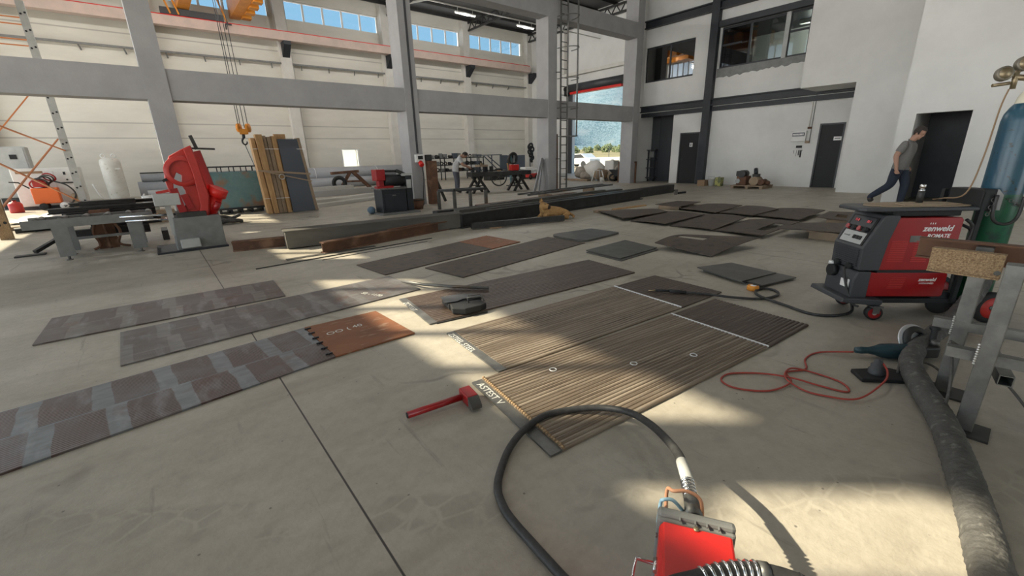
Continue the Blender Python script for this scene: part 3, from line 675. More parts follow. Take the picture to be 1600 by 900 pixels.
def strip(loc, w, th=.012):
    a = (loc[3]-loc[0]).normalized(); b = (loc[2]-loc[1]).normalized()
    return MB().add([loc[0]-a*w, loc[1]-b*w, loc[1], loc[0]] + [p-Vector((0, 0, th-.001)) for p in (loc[0]-a*w, loc[1]-b*w, loc[1], loc[0])], [(0, 1, 2, 3), (7, 6, 5, 4), (0, 4, 5, 1), (1, 5, 6, 2), (2, 6, 7, 3), (3, 7, 4, 0)])
def local_q(o, q): return [inv(o) @ Vector((p[0], p[1], p[2])) for p in (q[3], q[0], q[1], q[2])]
o6 = pl_obj('steel_plate', P6, lambda l: ridged(l, 20, hgt=.003), 'bead_dark', 'long dark plate carrying the black welding tray', None, turn=True)
strip(local_q(o6, P6), .07).build('bare_edge', 'galv', o6, off=None)
text('chalk_writing', 'ZCSTEST', .07, 'chalk', o6, inv(o6) @ frame((1.64, 3.7, .0125), (-.13, -1, 0), (1, -.13, 0)), .0002)
P7 = [(1.631, 2.763, .012), (3.505, 2.615, .012), (3.412, 1.805, .012), (1.547, 1.976, .012)]
o7 = pl_obj('steel_plate', P7, lambda l: ridged(l, 26), 'bead', 'brown ridged plate with a white-marked edge, behind the nearest ridged plate', None, turn=True)
strip(local_q(o7, P7), .065).build('bare_edge', 'galv', o7, off=None)
text('chalk_writing', 'ZSTEEL STEEL', .065, 'chalk', o7, inv(o7) @ frame((1.555, 2.73, .0125), (-.105, -1, 0), (1, -.105, 0)), .0002)
P7b = [(3.522, 2.614, .012), (4.182, 2.561, .012), (4.112, 1.767, .012), (3.429, 1.804, .012)]
pl_obj('steel_plate', P7b, lambda l: ridged(l, 20, hgt=.002), 'bead_dark', 'dark red-brown square plate with the black torch lying on it', None, turn=True)
P8 = [(1.344, 1.979, .012), (3.201, 1.776, .012), (3.103, .969, .012), (1.235, 1.171, .012)]
o8 = pl_obj('steel_plate', P8, lambda l: ridged(l, 28, hgt=.008), 'bead', 'large brown ridged plate nearest the black hose loop', None, turn=True)
strip(local_q(o8, P8), .07).build('bare_edge', 'galv', o8, off=None)
w = MB()
for k in range(40):
    u = k/39; w.sphere((1.344-.109*u+.01, 1.97-.79*u, .02), .012, 6, 4, (1, 1, .8))
w.xform(inv(o8)).build('edge_weld', 'rust_light', o8)
text('chalk_writing', 'ASTEST V', .065, 'chalk', o8, inv(o8) @ frame((1.28, 1.945, .0125), (-.133, -1, 0), (1, -.133, 0)), .0002)
for (x, y) in ((1.75, 1.75), (2.2, 1.45), (2.6, 1.25)):
    MB().torus((x, y, .021), .022, .003, n=16, k=5).xform(inv(o8)).build('round_mark', 'silver_print', o8)
P8b = [(3.216, 1.776, .012), (3.855, 1.716, .012), (3.763, .918, .012), (3.118, .968, .012)]
pl_obj('steel_plate', P8b, lambda l: ridged(l, 26, hgt=.005), 'bead_dark', 'dark ridged square plate at the right end of the large ridged plate', None, turn=True)
for q, lab in (((3.207, 1.776, 3.109, .968), 'pale seam line between the nearest ridged plates'), ((3.511, 2.615, 3.418, 1.805), 'pale seam line at the torch plate')):
    solo('seam_strip', MB().bar((q[0]+.005, q[1], .016), (q[2]+.005, q[3], .016), .008, .012), 'silver_print', lab, 'strip')
# thin black bar lying along the near edge of the tray plate
P9 = [(5.114, 5.231, .02), (6.081, 5.089, .02), (6.091, 4.466, .02), (5.077, 4.399, .02)]
def rounded(loc, th=.03, r=.22):
    pts = []; n = 6
    for i, p in enumerate(loc):
        a, b = loc[i-1], loc[(i+1) % 4]; rr = r if i in (0, 3) else .04
        p1, p2 = p+(a-p).normalized()*rr, p+(b-p).normalized()*rr
        for k in range(n+1):
            t = k/n; pts.append((p1*(1-t)**2+p*2*t*(1-t)+p2*t*t))
    return MB().prism([(p.x, p.y) for p in pts], .004, .004+th)
pl_obj('steel_plate', P9, rounded, 'plate_grey', 'dark plate with rounded corners near the dog', None)
P10 = [(4.601, 3.933, .03), (5.596, 3.981, .03), (5.426, 3.305, .03), (4.521, 3.275, .03)]
pl_obj('steel_plate', [(p[0]-.03, p[1]-.03, .012) for p in P10], sheet, 'plate_grey', 'bottom grey plate of the small stack left of the bent plate', None)
pl_obj('steel_plate', [(p[0]+.02, p[1]+.02, .027) for p in P10], sheet, 'plate_grey', 'top grey plate of the small stack left of the bent plate', None)
P11 = [(5.429, 3.306, .02), (6.302, 3.371, .1), (6.569, 2.38, .14), (5.483, 2.541, .02)]
def bent(loc):
    loc = [loc[0], Vector((loc[1].x, loc[1].y+.05, .1)), loc[2], loc[3]]
    return sheet(loc, .012, 16, 12, hole=(8, 11, 6, 11), warp=.035)
pl_obj('steel_plate', [P11[3], P11[0], P11[1], P11[2]], bent, 'plate', 'bent brown plate with a slot cut in it, lifted at its right side', None)
P12b = [(4.757, 2.284, .015), (5.188, 2.102, .015), (5.072, 1.465, .015), (4.521, 1.595, .015)]
P12t = [(4.714, 2.338, .05), (5.21, 2.169, .045), (5.113, 1.64, .04), (4.504, 1.748, .045)]
pl_obj('steel_plate', P12b, sheet, 'plate_grey', 'bottom plate of the grey stack beside the yellow tape', None)
pl_obj('steel_plate', [(p[0]+.03, p[1]-.03, .03) for p in P12b], sheet, 'plate_grey', 'middle plate of the grey stack beside the yellow tape', None)
pl_obj('steel_plate', P12t, sheet, 'plate_grey', 'top plate of the grey stack, turned a little, beside the yellow tape', None)
far = [
 ('A1', [(8.207, 6.785, .03), (9.107, 5.84, .05), (8.665, 5.103, .09), (7.297, 5.273, .07)], 'pointed dark plate, nearest the long beam pile in the far group', None, .02),
 ('A2', [(7.396, 5.169, .02), (8.913, 5.558, .03), (8.76, 4.306, .08), (7.298, 4.317, .06)], 'dark bowed plate second from the left in the front row of the far group', None, .03),
 ('A3', [(7.365, 4.274, .02), (8.967, 4.408, .05), (8.803, 3.488, .09), (7.306, 3.406, .05)], 'brown bowed plate left of the slotted far plate', None, .03),
 ('A4', [(7.392, 3.478, .02), (8.814, 3.435, .05), (8.798, 2.584, .09), (7.137, 2.557, .07)], 'brown far plate with a long pale slot cut through it', (7, 9, 2, 6), .02),
 ('A5', [(7.507, 2.487, .14), (8.3, 2.434, .14), (8.624, 1.741, .16), (7.61, 1.632, .16)], 'grey curved plate raised on timber blocks, left of the red welding machine', None, .01),
 ('B1', [(9.615, 6.011, .1), (10.796, 6.082, .08), (10.939, 5.516, .08), (9.463, 5.302, .1)], 'thick dark plate on blocks at the left end of the back row', None, 0),
 ('B2', [(9.613, 5.383, .05), (11.042, 5.381, .03), (10.749, 4.391, .08), (9.33, 4.35, .06)], 'dark plate second from the left in the back row', None, .02),
 ('B3', [(9.515, 4.366, .04), (11.078, 4.45, .04), (10.548, 3.536, .08), (9.355, 3.596, .06)], 'dark plate third from the left in the back row', None, .02),
 ('B4', [(9.535, 3.608, .04), (11.0, 3.69, .04), (10.697, 2.705, .1), (9.178, 2.711, .07)], 'wide dark plate fourth from the left in the back row', None, .02),
 ('B5', [(9.344, 2.48, .12), (10.183, 2.508, .14), (10.143, 2.055, .16), (8.958, 1.761, .14)], 'raised dark plate with a square opening at the right end of the back row', (4, 7, 2, 5), .0)]
for nm, q, lab, hole, wp in far:
    pl_obj('steel_plate', q, lambda l: sheet(l, .014, 10, 8, hole, wp), 'plate', lab, 'plates laid out in the far group')
def block(x, y, sx, sy, sz, rz, label, m='wood_grey'):
    mb = MB().box(-sx/2, sx/2, -sy/2, sy/2, 0, sz, Matrix.Translation((x, y, .0)) @ Matrix.Rotation(rz, 4, 'Z')); return solo('timber_block', mb, m, label, 'timber block', 'timber blocks under the plates', .003)
block(7.72, 1.85, .5, .09, .12, 1.5, 'timber block under the near end of the grey curved plate')
block(8.3, 2.05, .5, .09, .12, 1.5, 'timber block under the far end of the grey curved plate')
block(9.62, 5.62, .12, .5, .085, .2, 'timber block under the left end of the thick back plate')
block(10.7, 5.8, .12, .4, .06, .2, 'timber block under the right end of the thick back plate')
block(9.3, 2.1, .1, .4, .1, 0, 'timber block under the plate with the square opening')
block(9.95, 2.25, .1, .4, .12, 0, 'second timber block under the plate with the square opening')
block(8.35, 6.35, .9, .12, .05, -.75, 'pale plank beside the pointed far plate')
block(9.3, 6.55, 1.2, .1, .03, -.1, 'pale thin plank on the floor before the beam pile', 'wood')
# ------------------------------------------------------------------ beams
def ibeam(name, p, q, h, w, m, label, group=None, tf=.02, tw=.014, up=(0, 0, 1), end=None):
    prof = [(-w/2, 0), (w/2, 0), (w/2, tf), (tw/2, tf), (tw/2, h-tf), (w/2, h-tf), (w/2, h), (-w/2, h), (-w/2, h-tf), (-tw/2, h-tf), (-tw/2, tf), (-w/2, tf)]
    t = thing(name, label, 'steel beam', p, group)
    MB().section(p, q, prof, up).build('beam_section', m, t)
    if end: 
        d = (Vector(q)-Vector(p)).normalized(); a = d.cross(Vector((0, 0, 1)))
        MB().bar(Vector(p)-d*.015+Vector((0, 0, h/2)), Vector(p)+Vector((0, 0, h/2)), w*1.05, h).build('end_plate', m, t)
    return t
def boxbeam(name, p, q, h, w, m, label, group=None):
    prof = [(-w/2, 0), (w/2, 0), (w/2, h), (-w/2, h)]
    mb = MB().section(p, q, prof)
    return solo(name, mb, m, label, 'steel beam', group, .004)
G_ = 'beams piled across the middle of the hall'
t = thing('box_beam', 'big grey-brown box beam, its lit end nearest the band saw', 'steel beam', (1.49, 7.65, 0), G_)
MB().section((1.49, 7.66, .02), (4.62, 7.3, .02), [(-.15, 0), (.15, 0), (.15, .27), (-.15, .27)]).build('beam_section', 'beam_grey', t)
MB().bar((1.47, 7.66, .295), (4.62, 7.3, .295), .36, .016).build('top_flange', 'beam_grey', t)
ibeam('rusty_beam', (.79, 8.07, 0), (1.75, 7.88, 0), .16, .14, 'rust', 'short rusty beam stub beside the band saw base', G_)
ibeam('rusty_beam', (1.8, 6.78, .0), (4.3, 7.26, .0), .175, .13, 'rust', 'long rusty beam lying in front of the grey box beam', G_)
boxbeam('steel_bar', (3.0, 7.04, .176), (3.9, 7.21, .176), .02, .06, 'rust', 'thin rusty bar lying on the long rusty beam', G_)
ibeam('dark_beam', (4.57, 7.2, 0), (11.3, 7.6, 0), .28, .2, 'dark_steel', 'long dark beam with an end plate behind the dog', G_, end=True)
boxbeam('channel_beam', (4.6, 6.84, .02), (6.55, 6.24, .02), .11, .09, 'dark_steel', 'dark hollow section the dog lies against', G_)
block(5.05, 6.66, .2, .16, .02, .2, 'small scrap of board under the dark hollow section', 'tan')
boxbeam('dark_beam', (5.6, 7.62, 0), (13.8, 8.05, 0), .27, .2, 'dark_steel', 'long dark box beam reaching furthest toward the office', G_)
boxbeam('dark_beam', (6.2, 7.95, 0), (12.3, 8.4, 0), .2, .2, 'dark_steel', 'dark beam third back in the long pile', G_)
boxbeam('dark_beam', (5.2, 8.3, 0), (11.9, 8.8, 0), .22, .22, 'beam_grey', 'grey-brown beam fourth back in the long pile', G_)
boxbeam('dark_beam', (4.9, 8.75, 0), (11.4, 9.3, 0), .18, .2, 'dark_steel', 'dark beam fifth back in the long pile', G_)
boxbeam('rusty_beam', (6.4, 9.2, 0), (10.6, 9.6, 0), .16, .18, 'rust', 'rust-brown beam at the back of the long pile', G_)
boxbeam('flat_bar', (7.2, 8.4, .225), (11.0, 8.76, .225), .03, .16, 'beam_grey', 'flat grey bar lying on the grey-brown beam', G_)
boxbeam('flat_bar', (6.6, 8.85, .182), (9.6, 9.1, .182), .02, .12, 'steel', 'pale flat bar lying on the dark beam behind', G_)
block(9.2, 7.83, .42, .18, .005, .05, 'tan card on the dark box beam behind the dog', 'tan').location.z = .272
t = thing('rung_frame', 'ladder-like steel frame lying on the back of the beam pile', 'frame', (9, 9.4, .19))
for dy in (0, .42): MB().bar((8.0, 9.0+dy, .3), (12.4, 9.5+dy, .3), .05, .05).build('rail', 'steel', t)
for i in range(14):
    x = 8.25+.31*i; y = 9.0+.5*(x-8)/4.4; MB().bar((x, y, .3), (x, y+.42, .3), .03, .03).build('rung', 'steel', t)
MB().bar((9, 9.1, .18), (9, 9.6, .18), .08, .12).build('packing', 'wood_grey', t); MB().bar((11.3, 9.4, .13), (11.3, 9.85, .13), .08, .26).build('packing', 'wood_grey', t)
t = thing('trestle', 'low steel stand on two legs at the far end of the beam pile', 'stand', (13.5, 7.9, 0))
MB().bar((13.35, 7.55, .03), (13.75, 7.5, .03), .06, .06).build('foot', 'black_steel', t); MB().bar((13.15, 7.5, .0), (13.35, 7.6, .12), .1, .05).build('wedge', 'steel', t)
# thin bars and strips
solo('thin_bar', MB().bar((.83, 6.41, .006), (3.6, 6.62, .006), .02, .012), 'dark_steel', 'thin dark bar on the floor before the long rusty beam', 'bar')
solo('perforated_strip', MB().bar((1.27, 6.72, .004), (2.6, 6.72, .004), .1, .008), 'plate_grey', 'flat grey strip beside the thin dark bar', 'strip')
solo('thin_bar', MB().bar((1.65, 6.3, .004), (3.4, 6.42, .004), .012, .008), 'steel', 'thin grey wire on the floor before the rusty beam', 'bar')
solo('flat_bar', MB().bar((1.62, 3.02, .006), (2.1, 2.94, .006), .012, .01), 'dark_steel', 'thin black strip at the near corner of the tray plate', 'bar')
solo('bent_bar', MB().tube([(1.97, 4.42, .02), (1.99, 4.2, .04), (2.03, 4.02, .05), (2.2, 3.78, .045), (2.49, 3.44, .035)], .017, 8), 'steel', 'bent grey bar lying across two plates', 'bar')
# hammer
t = thing('sledge_hammer', 'red painted hammer with a steel tube handle, on the floor', 'hammer', (1.0, 1.86, 0))
MB().cyl((.80, 1.905, .03), (1.11, 1.855, .035), .019, 18).build('handle', 'red', t)
MB().cyl((.795, 1.906, .03), (.806, 1.904, .03), .0165, 16).build('tube_end', 'black', t)
hx = Matrix.Translation((1.15, 1.845, 0)) @ Matrix.Rotation(-.16+1.57, 4, 'Z')
MB().prism([(-.075, -.035), (.05, -.035), (.05, .035), (-.075, .035)], .005, .07, hx).build('hammer_head', 'red', t, .008)
m_ = MB(); m_.add([hx @ Vector(v) for v in ((-.075, -.033, .007), (-.075, .033, .007), (-.075, .033, .068), (-.075, -.033, .068), (-.125, -.03, .012), (-.125, .03, .012), (-.125, .03, .03), (-.125, -.03, .03))], [(0, 1, 2, 3), (4, 7, 6, 5), (0, 4, 5, 1), (1, 5, 6, 2), (2, 6, 7, 3), (3, 7, 4, 0)]).build('bare_peen', 'steel', t)
# black tray and welding cover on the plate
t = thing('welding_tray', 'black folded sheet tray with a wire handle on the long dark plate', 'tray', (1.98, 3.22, .016))
def ell(cx, cy, pts): return [(cx+a, cy+b) for a, b in pts]
MB().prism([(1.84, 3.24), (1.90, 3.42), (2.10, 3.36), (2.17, 3.28), (2.23, 3.2), (2.2, 3.16), (2.1, 3.2), (2.02, 3.22), (1.95, 3.2)], .075, .082).build('tray_lid', 'dark_grey', t, .002)
MB().prism([(1.82, 3.08), (1.87, 3.2), (2.0, 3.18), (2.14, 3.11), (2.13, 2.99), (2.05, 2.97), (1.9, 2.99)], .018, .075).build('tray_body', 'black', t, .008)
MB().prism([(1.86, 3.2), (1.9, 3.4), (2.12, 3.34), (2.2, 3.17), (2.0, 3.18)], .018, .07).build('tray_back', 'black', t, .006)
MB().tube([(2.01, 3.10, .075), (2.0, 3.11, .12), (2.14, 3.06, .12), (2.14, 3.04, .075)], .006, 8).tube([(2.04, 3.15, .075), (2.04, 3.155, .125), (2.15, 3.12, .12), (2.16, 3.1, .075)], .005, 8).build('wire_handle', 'galv', t)
# torch, tape, hose on the right plates
t = thing('welding_torch', 'black torch with a long lead lying on the dark red-brown plate', 'torch', (3.9, 1.85, .016))
MB().cyl((3.65, 2.21, .03), (3.72, 2.1, .035), .012, 12).cyl((3.72, 2.1, .035), (3.8, 1.97, .03), .017, 12).build('torch_handle', 'black', t)
MB().cyl((3.615, 2.27, .02), (3.65, 2.21, .03), .008, 10).build('nozzle', 'brass', t)
MB().tube([(3.8, 1.97, .03), (3.9, 1.8, .028), (4.0, 1.6, .02), (4.16, 1.42, .014), (4.38, 1.36, .014), (4.51, 1.43, .014), (4.5, 1.53, .014), (4.36, 1.55, .014), (4.22, 1.45, .016), (4.12, 1.2, .014), (4.05, 1.0, .012), (4.12, .86, .012), (4.3, .78, .012), (4.42, .8, .05), (4.46, .86, .13)], .012, 8, 6).build('torch_lead', 'hose', t)
t = thing('tape_measure', 'small yellow and black tape measure beside the plate stack', 'tape measure', (4.44, 1.57, 0))
MB().lathe([(.001, 0), (.05, 0), (.055, .012), (.055, .036), (.05, .048), (.001, .048)], (4.42, 1.6, 0), n=20).build('case', 'yellow', t)
MB().lathe([(.001, .0481), (.03, .0481), (.03, .0485), (.001, .0485)], (4.42, 1.6, 0), n=16).build('case_label', 'paper', t)
MB().box(4.44, 4.5, 1.56, 1.62, 0, .05).build('case_corner', 'black', t, .006)
# ------------------------------------------------------------------ red welding machine on its cart (local x = length, local y = width)
RZ = -PI/4
t = thing('welding_machine', 'large red and black welding machine on a wheeled cart with a water cooler', 'welding machine', (4.28, .63, 0), local=True, rz=RZ)
side = Matrix(((1, 0, 0, 0), (0, 0, -1, 0), (0, 1, 0, 0), (0, 0, 0, 1)))      # prism profile (x, z) swept along y
def sprism(mb, prof, y0, y1):
    return mb.prism(prof, 0, 1, Matrix(((1, 0, 0, 0), (0, 0, y1-y0, y0), (0, 1, 0, 0), (0, 0, 0, 1))))
sprism(MB(), [(-.02, .405), (.49, .405), (.505, .42), (.505, .80), (.49, .818), (.045, .818), (.0, .64)], .03, .36).build('power_source_case', 'red', t, .006)
sprism(MB(), [(-.165, .405), (-.06, .405), (-.015, .405), (.01, .64), (.055, .825), (.04, .84), (-.05, .84), (-.06, .83), (-.17, .58)], .02, .37).build('front_housing', 'dark_grey', t, .006)
sl_d = Vector((-.06+.17, 0, .83-.58)).normalized(); nrm = Vector((-sl_d.z, 0, sl_d.x))
fo = Vector((-.17, .34, .58))+nrm*.001
pm = frame(fo, (0, -1, 0), sl_d)
MB().box(.0, .29, .02, .255, 0, .004, pm).build('control_panel', 'black', t)
cp = t.children[-1]
MB().box(.02, .27, .025, .12, .004, .006, pm).build('panel_lower', 'light_grey', cp)
MB().box(.02, .27, .125, .245, .004, .006, pm).build('panel_upper', 'dark_grey', cp)
led = emit_material('red_digits', (1, .12, .14), .35)
for i, x in enumerate((.05, .185)):
    MB().box(x, x+.06, .2, .225, .006, .008, pm).build('display_window', 'black', cp)
    text('display_digits', ('15.0', '20.1')[i], .028, led, cp, pm @ Matrix.Translation((x+.004, .203, .0085)), .0003)
for i in range(4):
    MB().cyl(pm @ Vector((.045+.066*i, .145, .006)), pm @ Vector((.045+.066*i, .145, .03)), .019, 14).build('knob', ('red', 'black', 'red', 'black')[i], cp)
    MB().cyl(pm @ Vector((.06+.066*i, .15, .006)), pm @ Vector((.06+.066*i, .15, .026)), .014, 14).build('knob_cap', 'black', cp)
for i in range(3): MB().box(.15+.035*i, .175+.035*i, .06, .09, .006, .012, pm).build('push_button', 'black', cp)
text('panel_writing', 'zenweld', .022, 'dark_grey', cp, pm @ Matrix.Translation((.035, .07, .0065)), .0003)
g = MB()
for i in range(9): z = .43+.016*i; g.prism([(0, 0), (-.012, .002), (-.012, .01), (0, .008)], .05, .33, Matrix(((1, 0, 0, -.166), (0, 0, 1, 0), (0, 1, 0, z), (0, 0, 0, 1))))
g.build('front_grille', 'dark_grey', t)
for y in (.11, .26): MB().cyl((-.166, y, .425), (-.2, y, .425), .026, 16).cyl((-.2, y, .425), (-.202, y, .425), .016, 12).build('socket', 'black', t)
for x0 in (.04, .21):
    g = MB()
    for i in range(12): z = .475+.0145*i; g.box(x0-.012*(1-i/12), x0+.115-.012*(1-i/12), .027, .03, z, z+.005)
    g.build('side_grille', 'saw_red', t)
lm = frame((.235, .0285, .715), (1, 0, 0), (0, 0, 1))
text('maker_writing', 'zenweld', .062, 'silver_print', t, lm, .0006, shear=.25, bold=.0012)
text('model_writing', 'ROMATE', .04, 'silver_print', t, frame((.275, .0285, .665), (1, 0, 0), (0, 0, 1)), .0006, shear=.2, bold=.0008)
cr_ = MB()
for i in range(3): cr_.prism([(.275+.016*i, .768), (.283+.016*i, .768), (.28+.016*i, .783)], 0, .0008, Matrix(((1, 0, 0, 0), (0, 0, -1, .0295), (0, 1, 0, 0), (0, 0, 0, 1))))
cr_.build('maker_emblem', 'silver_print', t)
MB().box(.16, .235, .0275, .03, .63, .68).build('rating_plate', 'galv', t)
# cooler below
sprism(MB(), [(-.07, .185), (.49, .185), (.505, .2), (.505, .37), (.49, .385), (-.06, .385)], .035, .355).build('cooler_case', 'red', t, .006)
sprism(MB(), [(-.19, .17), (-.06, .17), (-.06, .395), (-.16, .395), (-.185, .33)], .025, .365).build('cooler_front', 'dark_grey', t, .01)
MB().cyl((-.185, .27, .35), (-.225, .27, .35), .05, 18).build('filler_neck', 'black', t); MB().cyl((-.2, .3, .395), (-.2, .3, .42), .024, 16).build('filler_cap', 'white', t)
MB().box(-.193, -.188, .1, .16, .25, .31).build('info_label', 'paper', t)
MB().box(-.193, -.188, .06, .08, .25, .32).build('level_glass', 'paper', t)
g = MB()
for i in range(7): z = .255+.014*i; g.box(.1-.02*(1-i/7), .21-.02*(1-i/7), .031, .035, z, z+.005)
g.build('side_grille', 'saw_red', t)
text('maker_writing', 'zenweld', .038, 'silver_print', t, frame((.3, .034, .315), (1, 0, 0), (0, 0, 1)), .0006, shear=.25, bold=.0008)
text('model_writing', 'HYDROMED', .019, 'silver_print', t, frame((.31, .034, .29), (1, 0, 0), (0, 0, 1)), .0006, shear=.2)
MB().box(-.02, .5, .03, .36, .385, .408).build('rubber_gap', 'black', t)
# cart
MB().box(-.08, .62, .03, .37, .13, .17).box(.6, .98, .02, .4, .1, .13).build('cart_base', 'black', t, .006)
sprism(MB(), [(-.27, .15), (.02, .12), (.04, .135), (.04, .17), (-.18, .185), (-.26, .185)], -.02, .42).build('cart_front_tray', 'dark_grey', t, .008)
for y in (.0, .37):

    w_ = MB().lathe([(.012, -.02), (.04, -.022), (.055, -.018), (.058, 0), (.055, .018), (.04, .022), (.012, .02)], (0, y, .058), (.25, 1, 0), 22).build('caster_wheel', 'red', t)
    MB().lathe([(.043, -.024), (.058, -.02), (.06, 0), (.058, .02), (.043, .024)], (0, y, .06), (.25, 1, 0), 24).build('tyre', 'black', w_)
    MB().cyl((-.008, y-.03, .06), (.008, y+.03, .06), .014, 12).build('hub', 'aluminium', w_)
    MB().bar((.0, y-.03, .06), (.0, y-.03, .125), .05, .006, (0, 1, 0)).bar((.0, y+.03, .06), (.0, y+.03, .125), .05, .006, (0, 1, 0)).box(-.04, .04, y-.045, y+.045, .112, .12).build('caster_fork', 'galv', t)
for y in (-.04, .43):
    w_ = MB().lathe([(.02, -.02), (.085, -.022), (.09, 0), (.085, .022), (.02, .02)], (.8, y, .125), (0, 1, 0), 26).build('rear_wheel', 'saw_red', t)
    MB().lathe([(.085, -.026), (.12, -.024), (.125, 0), (.12, .024), (.085, .026)], (.8, y, .125), (0, 1, 0), 28).build('tyre', 'black', w_)
MB().cyl((.8, -.06, .125), (.8, .45, .125), .012, 10).build('axle', 'galv', t)
MB().lathe([(.001, -.02), (.09, -.02), (.095, 0), (.09, .02), (.001, .02)], (.52, .06, .13), (0, 1, 0), 20).build('wheel_guard', 'black', t)
for y in (.03, .37): MB().bar((.58, y, .15), (.6, y, 1.0), .03, .03).build('cart_post', 'black', t)
MB().box(.575, .68, .02, .3, .86, 1.02).build('cylinder_bracket', 'black', t, .006)
MB().prism([(-.05, -.07), (.05, -.07), (.05, .04), (.02, .08), (-.02, .08), (-.05, .04)], 0, .008, frame((.66, .035, .94), (.7, -.7, 0), (0, 0, 1))).build('chain_plate', 'galv', t)
MB().tube([(.66, .01, .98), (.66, .005, .85), (.68, -.005, .79), (.73, -.02, .77), (.78, -.03, .79), (.8, -.035, .85), (.8, -.035, .97)], .011, 8, 5).build('u_hook', 'dark_steel', t)
# top tray
MB().prism([(-.19, .04), (-.22, .09), (-.22, .32), (-.17, .38), (.7, .38), (.7, .02), (-.1, .02)], .865, .895).build('top_tray', 'dark_grey', t, .01)
MB().box(.02, .5, .06, .33, .825, .866).build('tray_support', 'black', t, .006)
MB().tube([(.52, .03, .8), (.58, .03, .74), (.57, .03, .62), (.54, .03, .5), (.56, .05, .3), (.58, .06, .2)], .012, 8, 5).tube([(.53, .09, .76), (.62, .08, .7), (.6, .08, .55), (.53, .09, .5)], .011, 8, 5).build('rear_lead', 'hose', t)
MB().tube([(-.19, .13, .42), (-.22, .1, .38), (-.2, .06, .25), (-.17, .0, .14), (-.16, -.05, .13)], .009, 8, 5).build('front_lead', 'hose', t)
WM = Matrix.Translation((4.28, .63, 0)) @ Matrix.Rotation(RZ, 4, 'Z')
random.seed(5)
cb = MB(); pts = []
for i in range(26):
    a = 2*PI*i/26; pts.append((.27+.36*math.copysign(abs(math.cos(a))**.5, math.cos(a))+random.uniform(-.02, .02), .2+.15*math.copysign(abs(math.sin(a))**.6, math.sin(a))+random.uniform(-.012, .012)))
cb.prism(pts, .897, .903, WM)
solo('cardboard_sheet', cb, 'cardboard', 'torn brown cardboard on top of the red welding machine', 'cardboard')
solo('cardboard_sheet', MB().prism([(.1, .08), (.3, .05), (.52, .1), (.5, .2), (.3, .24), (.12, .2)], .905, .912, WM), 'cardboard', 'upper smaller scrap of cardboard on the welding machine', 'cardboard')
p = WM @ Vector((.29, .2, .914))
t = thing('spray_bottle', 'small dark metal flask standing on the cardboard', 'flask', p)
MB().lathe([(.001, 0), (.022, 0), (.022, .08), (.018, .085), (.001, .085)], p, n=16).build('flask_body', 'dark_steel', t)
MB().lathe([(.001, .085), (.02, .085), (.02, .098), (.014, .1), (.014, .11), (.02, .112), (.02, .132), (.016, .138), (.001, .138)], p, n=16).build('flask_cap', 'chrome', t)
# gas cylinder
p = WM @ Vector((.83, .17, .135))
t = thing('gas_cylinder', 'tall blue and green gas cylinder standing on the cart behind the welding machine', 'gas cylinder', p)
MB().lathe([(.001, 0), (.1, 0), (.115, .015), (.115, .84), (.115, .8401)], p, n=36).build('lower_body', 'green', t)
MB().lathe([(.115, .84), (.115, 1.36), (.108, 1.41), (.088, 1.455), (.07, 1.48)], p, n=36).build('upper_body', 'blue_cyl', t)
MB().lathe([(.072, 1.475), (.07, 1.49), (.064, 1.525), (.05, 1.55), (.045, 1.56), (.001, 1.56)], p, n=30).build('shoulder', 'cream', t)
MB().lathe([(.03, 1.56), (.03, 1.6), (.02, 1.6), (.02, 1.68), (.001, 1.68)], p, n=16).build('valve', 'brass', t)
MB().lathe([(.001, 1.69), (.035, 1.69), (.035, 1.71), (.001, 1.71)], p, n=16).build('hand_wheel', 'black', t)
r_ = thing('gas_regulator', 'brown twin-gauge regulator on top of the gas cylinder', 'regulator', p+Vector((-.05, .09, 1.6)))
MB().cyl(p+Vector((-.005, .01, 1.64)), p+Vector((-.05, .11, 1.66)), .02, 12).cyl(p+Vector((-.05, .1, 1.58)), p+Vector((-.05, .1, 1.7)), .016, 12).build('regulator_body', 'brass', r_)
for dx, dy, dz in ((-.02, .08, 1.745), (-.09, .16, 1.685)):
    c = p+Vector((dx, dy, dz)); ax = Vector((-.75, -.5, .1))
    g_ = MB().lathe([(.001, -.025), (.046, -.025), (.05, -.015), (.05, .015), (.044, .02), (.001, .02)], c, ax, 22).build('gauge', 'gauge', r_)
    MB().lathe([(.001, .0205), (.038, .0205), (.038, .022), (.001, .022)], c, ax, 20).build('gauge_face', 'brass', g_)
    MB().cyl(c, p+Vector((-.05, .1, 1.66)), .009, 8).build('gauge_stem', 'brass', r_)
MB().cyl(p+Vector((-.06, .12, 1.62)), p+Vector((-.12, .2, 1.61)), .012, 10).build('outlet_nozzle', 'brass', r_)
hp = [p+Vector((-.06, .115, 1.58)), p+Vector((-.08, .13, 1.45)), p+Vector((-.12, .14, 1.1)), p+Vector((-.25, .17, .85)), WM @ Vector((.57, .33, .93)), WM @ Vector((.5, .34, .92))]
MB().tube(hp, .005, 6, 6).build('gas_hose', 'tan', r_)
ch = thing('chain', 'galvanised chain wrapped round the gas cylinder', 'chain', p+Vector((0, 0, .74)))
for i in range(13):
    a = -2.75+1.75*i/12; c = p+Vector((math.cos(a)*.125, math.sin(a)*.125, .81-.05*math.sin(PI*i/12)))
    tg = Vector((-math.sin(a), math.cos(a), 0)); rad = Vector((math.cos(a), math.sin(a), 0))
    MB().torus(c, .011, .003, rad if i % 2 else Vector((0, 0, 1)), 12, 5).build('chain_link', 'galv', ch)
c0 = WM @ Vector((.655, .02, .97))
for i in range(6): MB().torus(c0+Vector((-.004*i, .002*i, -.026*i)), .013, .0035, (1, 1, 0) if i % 2 else (1, -1, 0), 12, 5).build('chain_link', 'galv', ch)
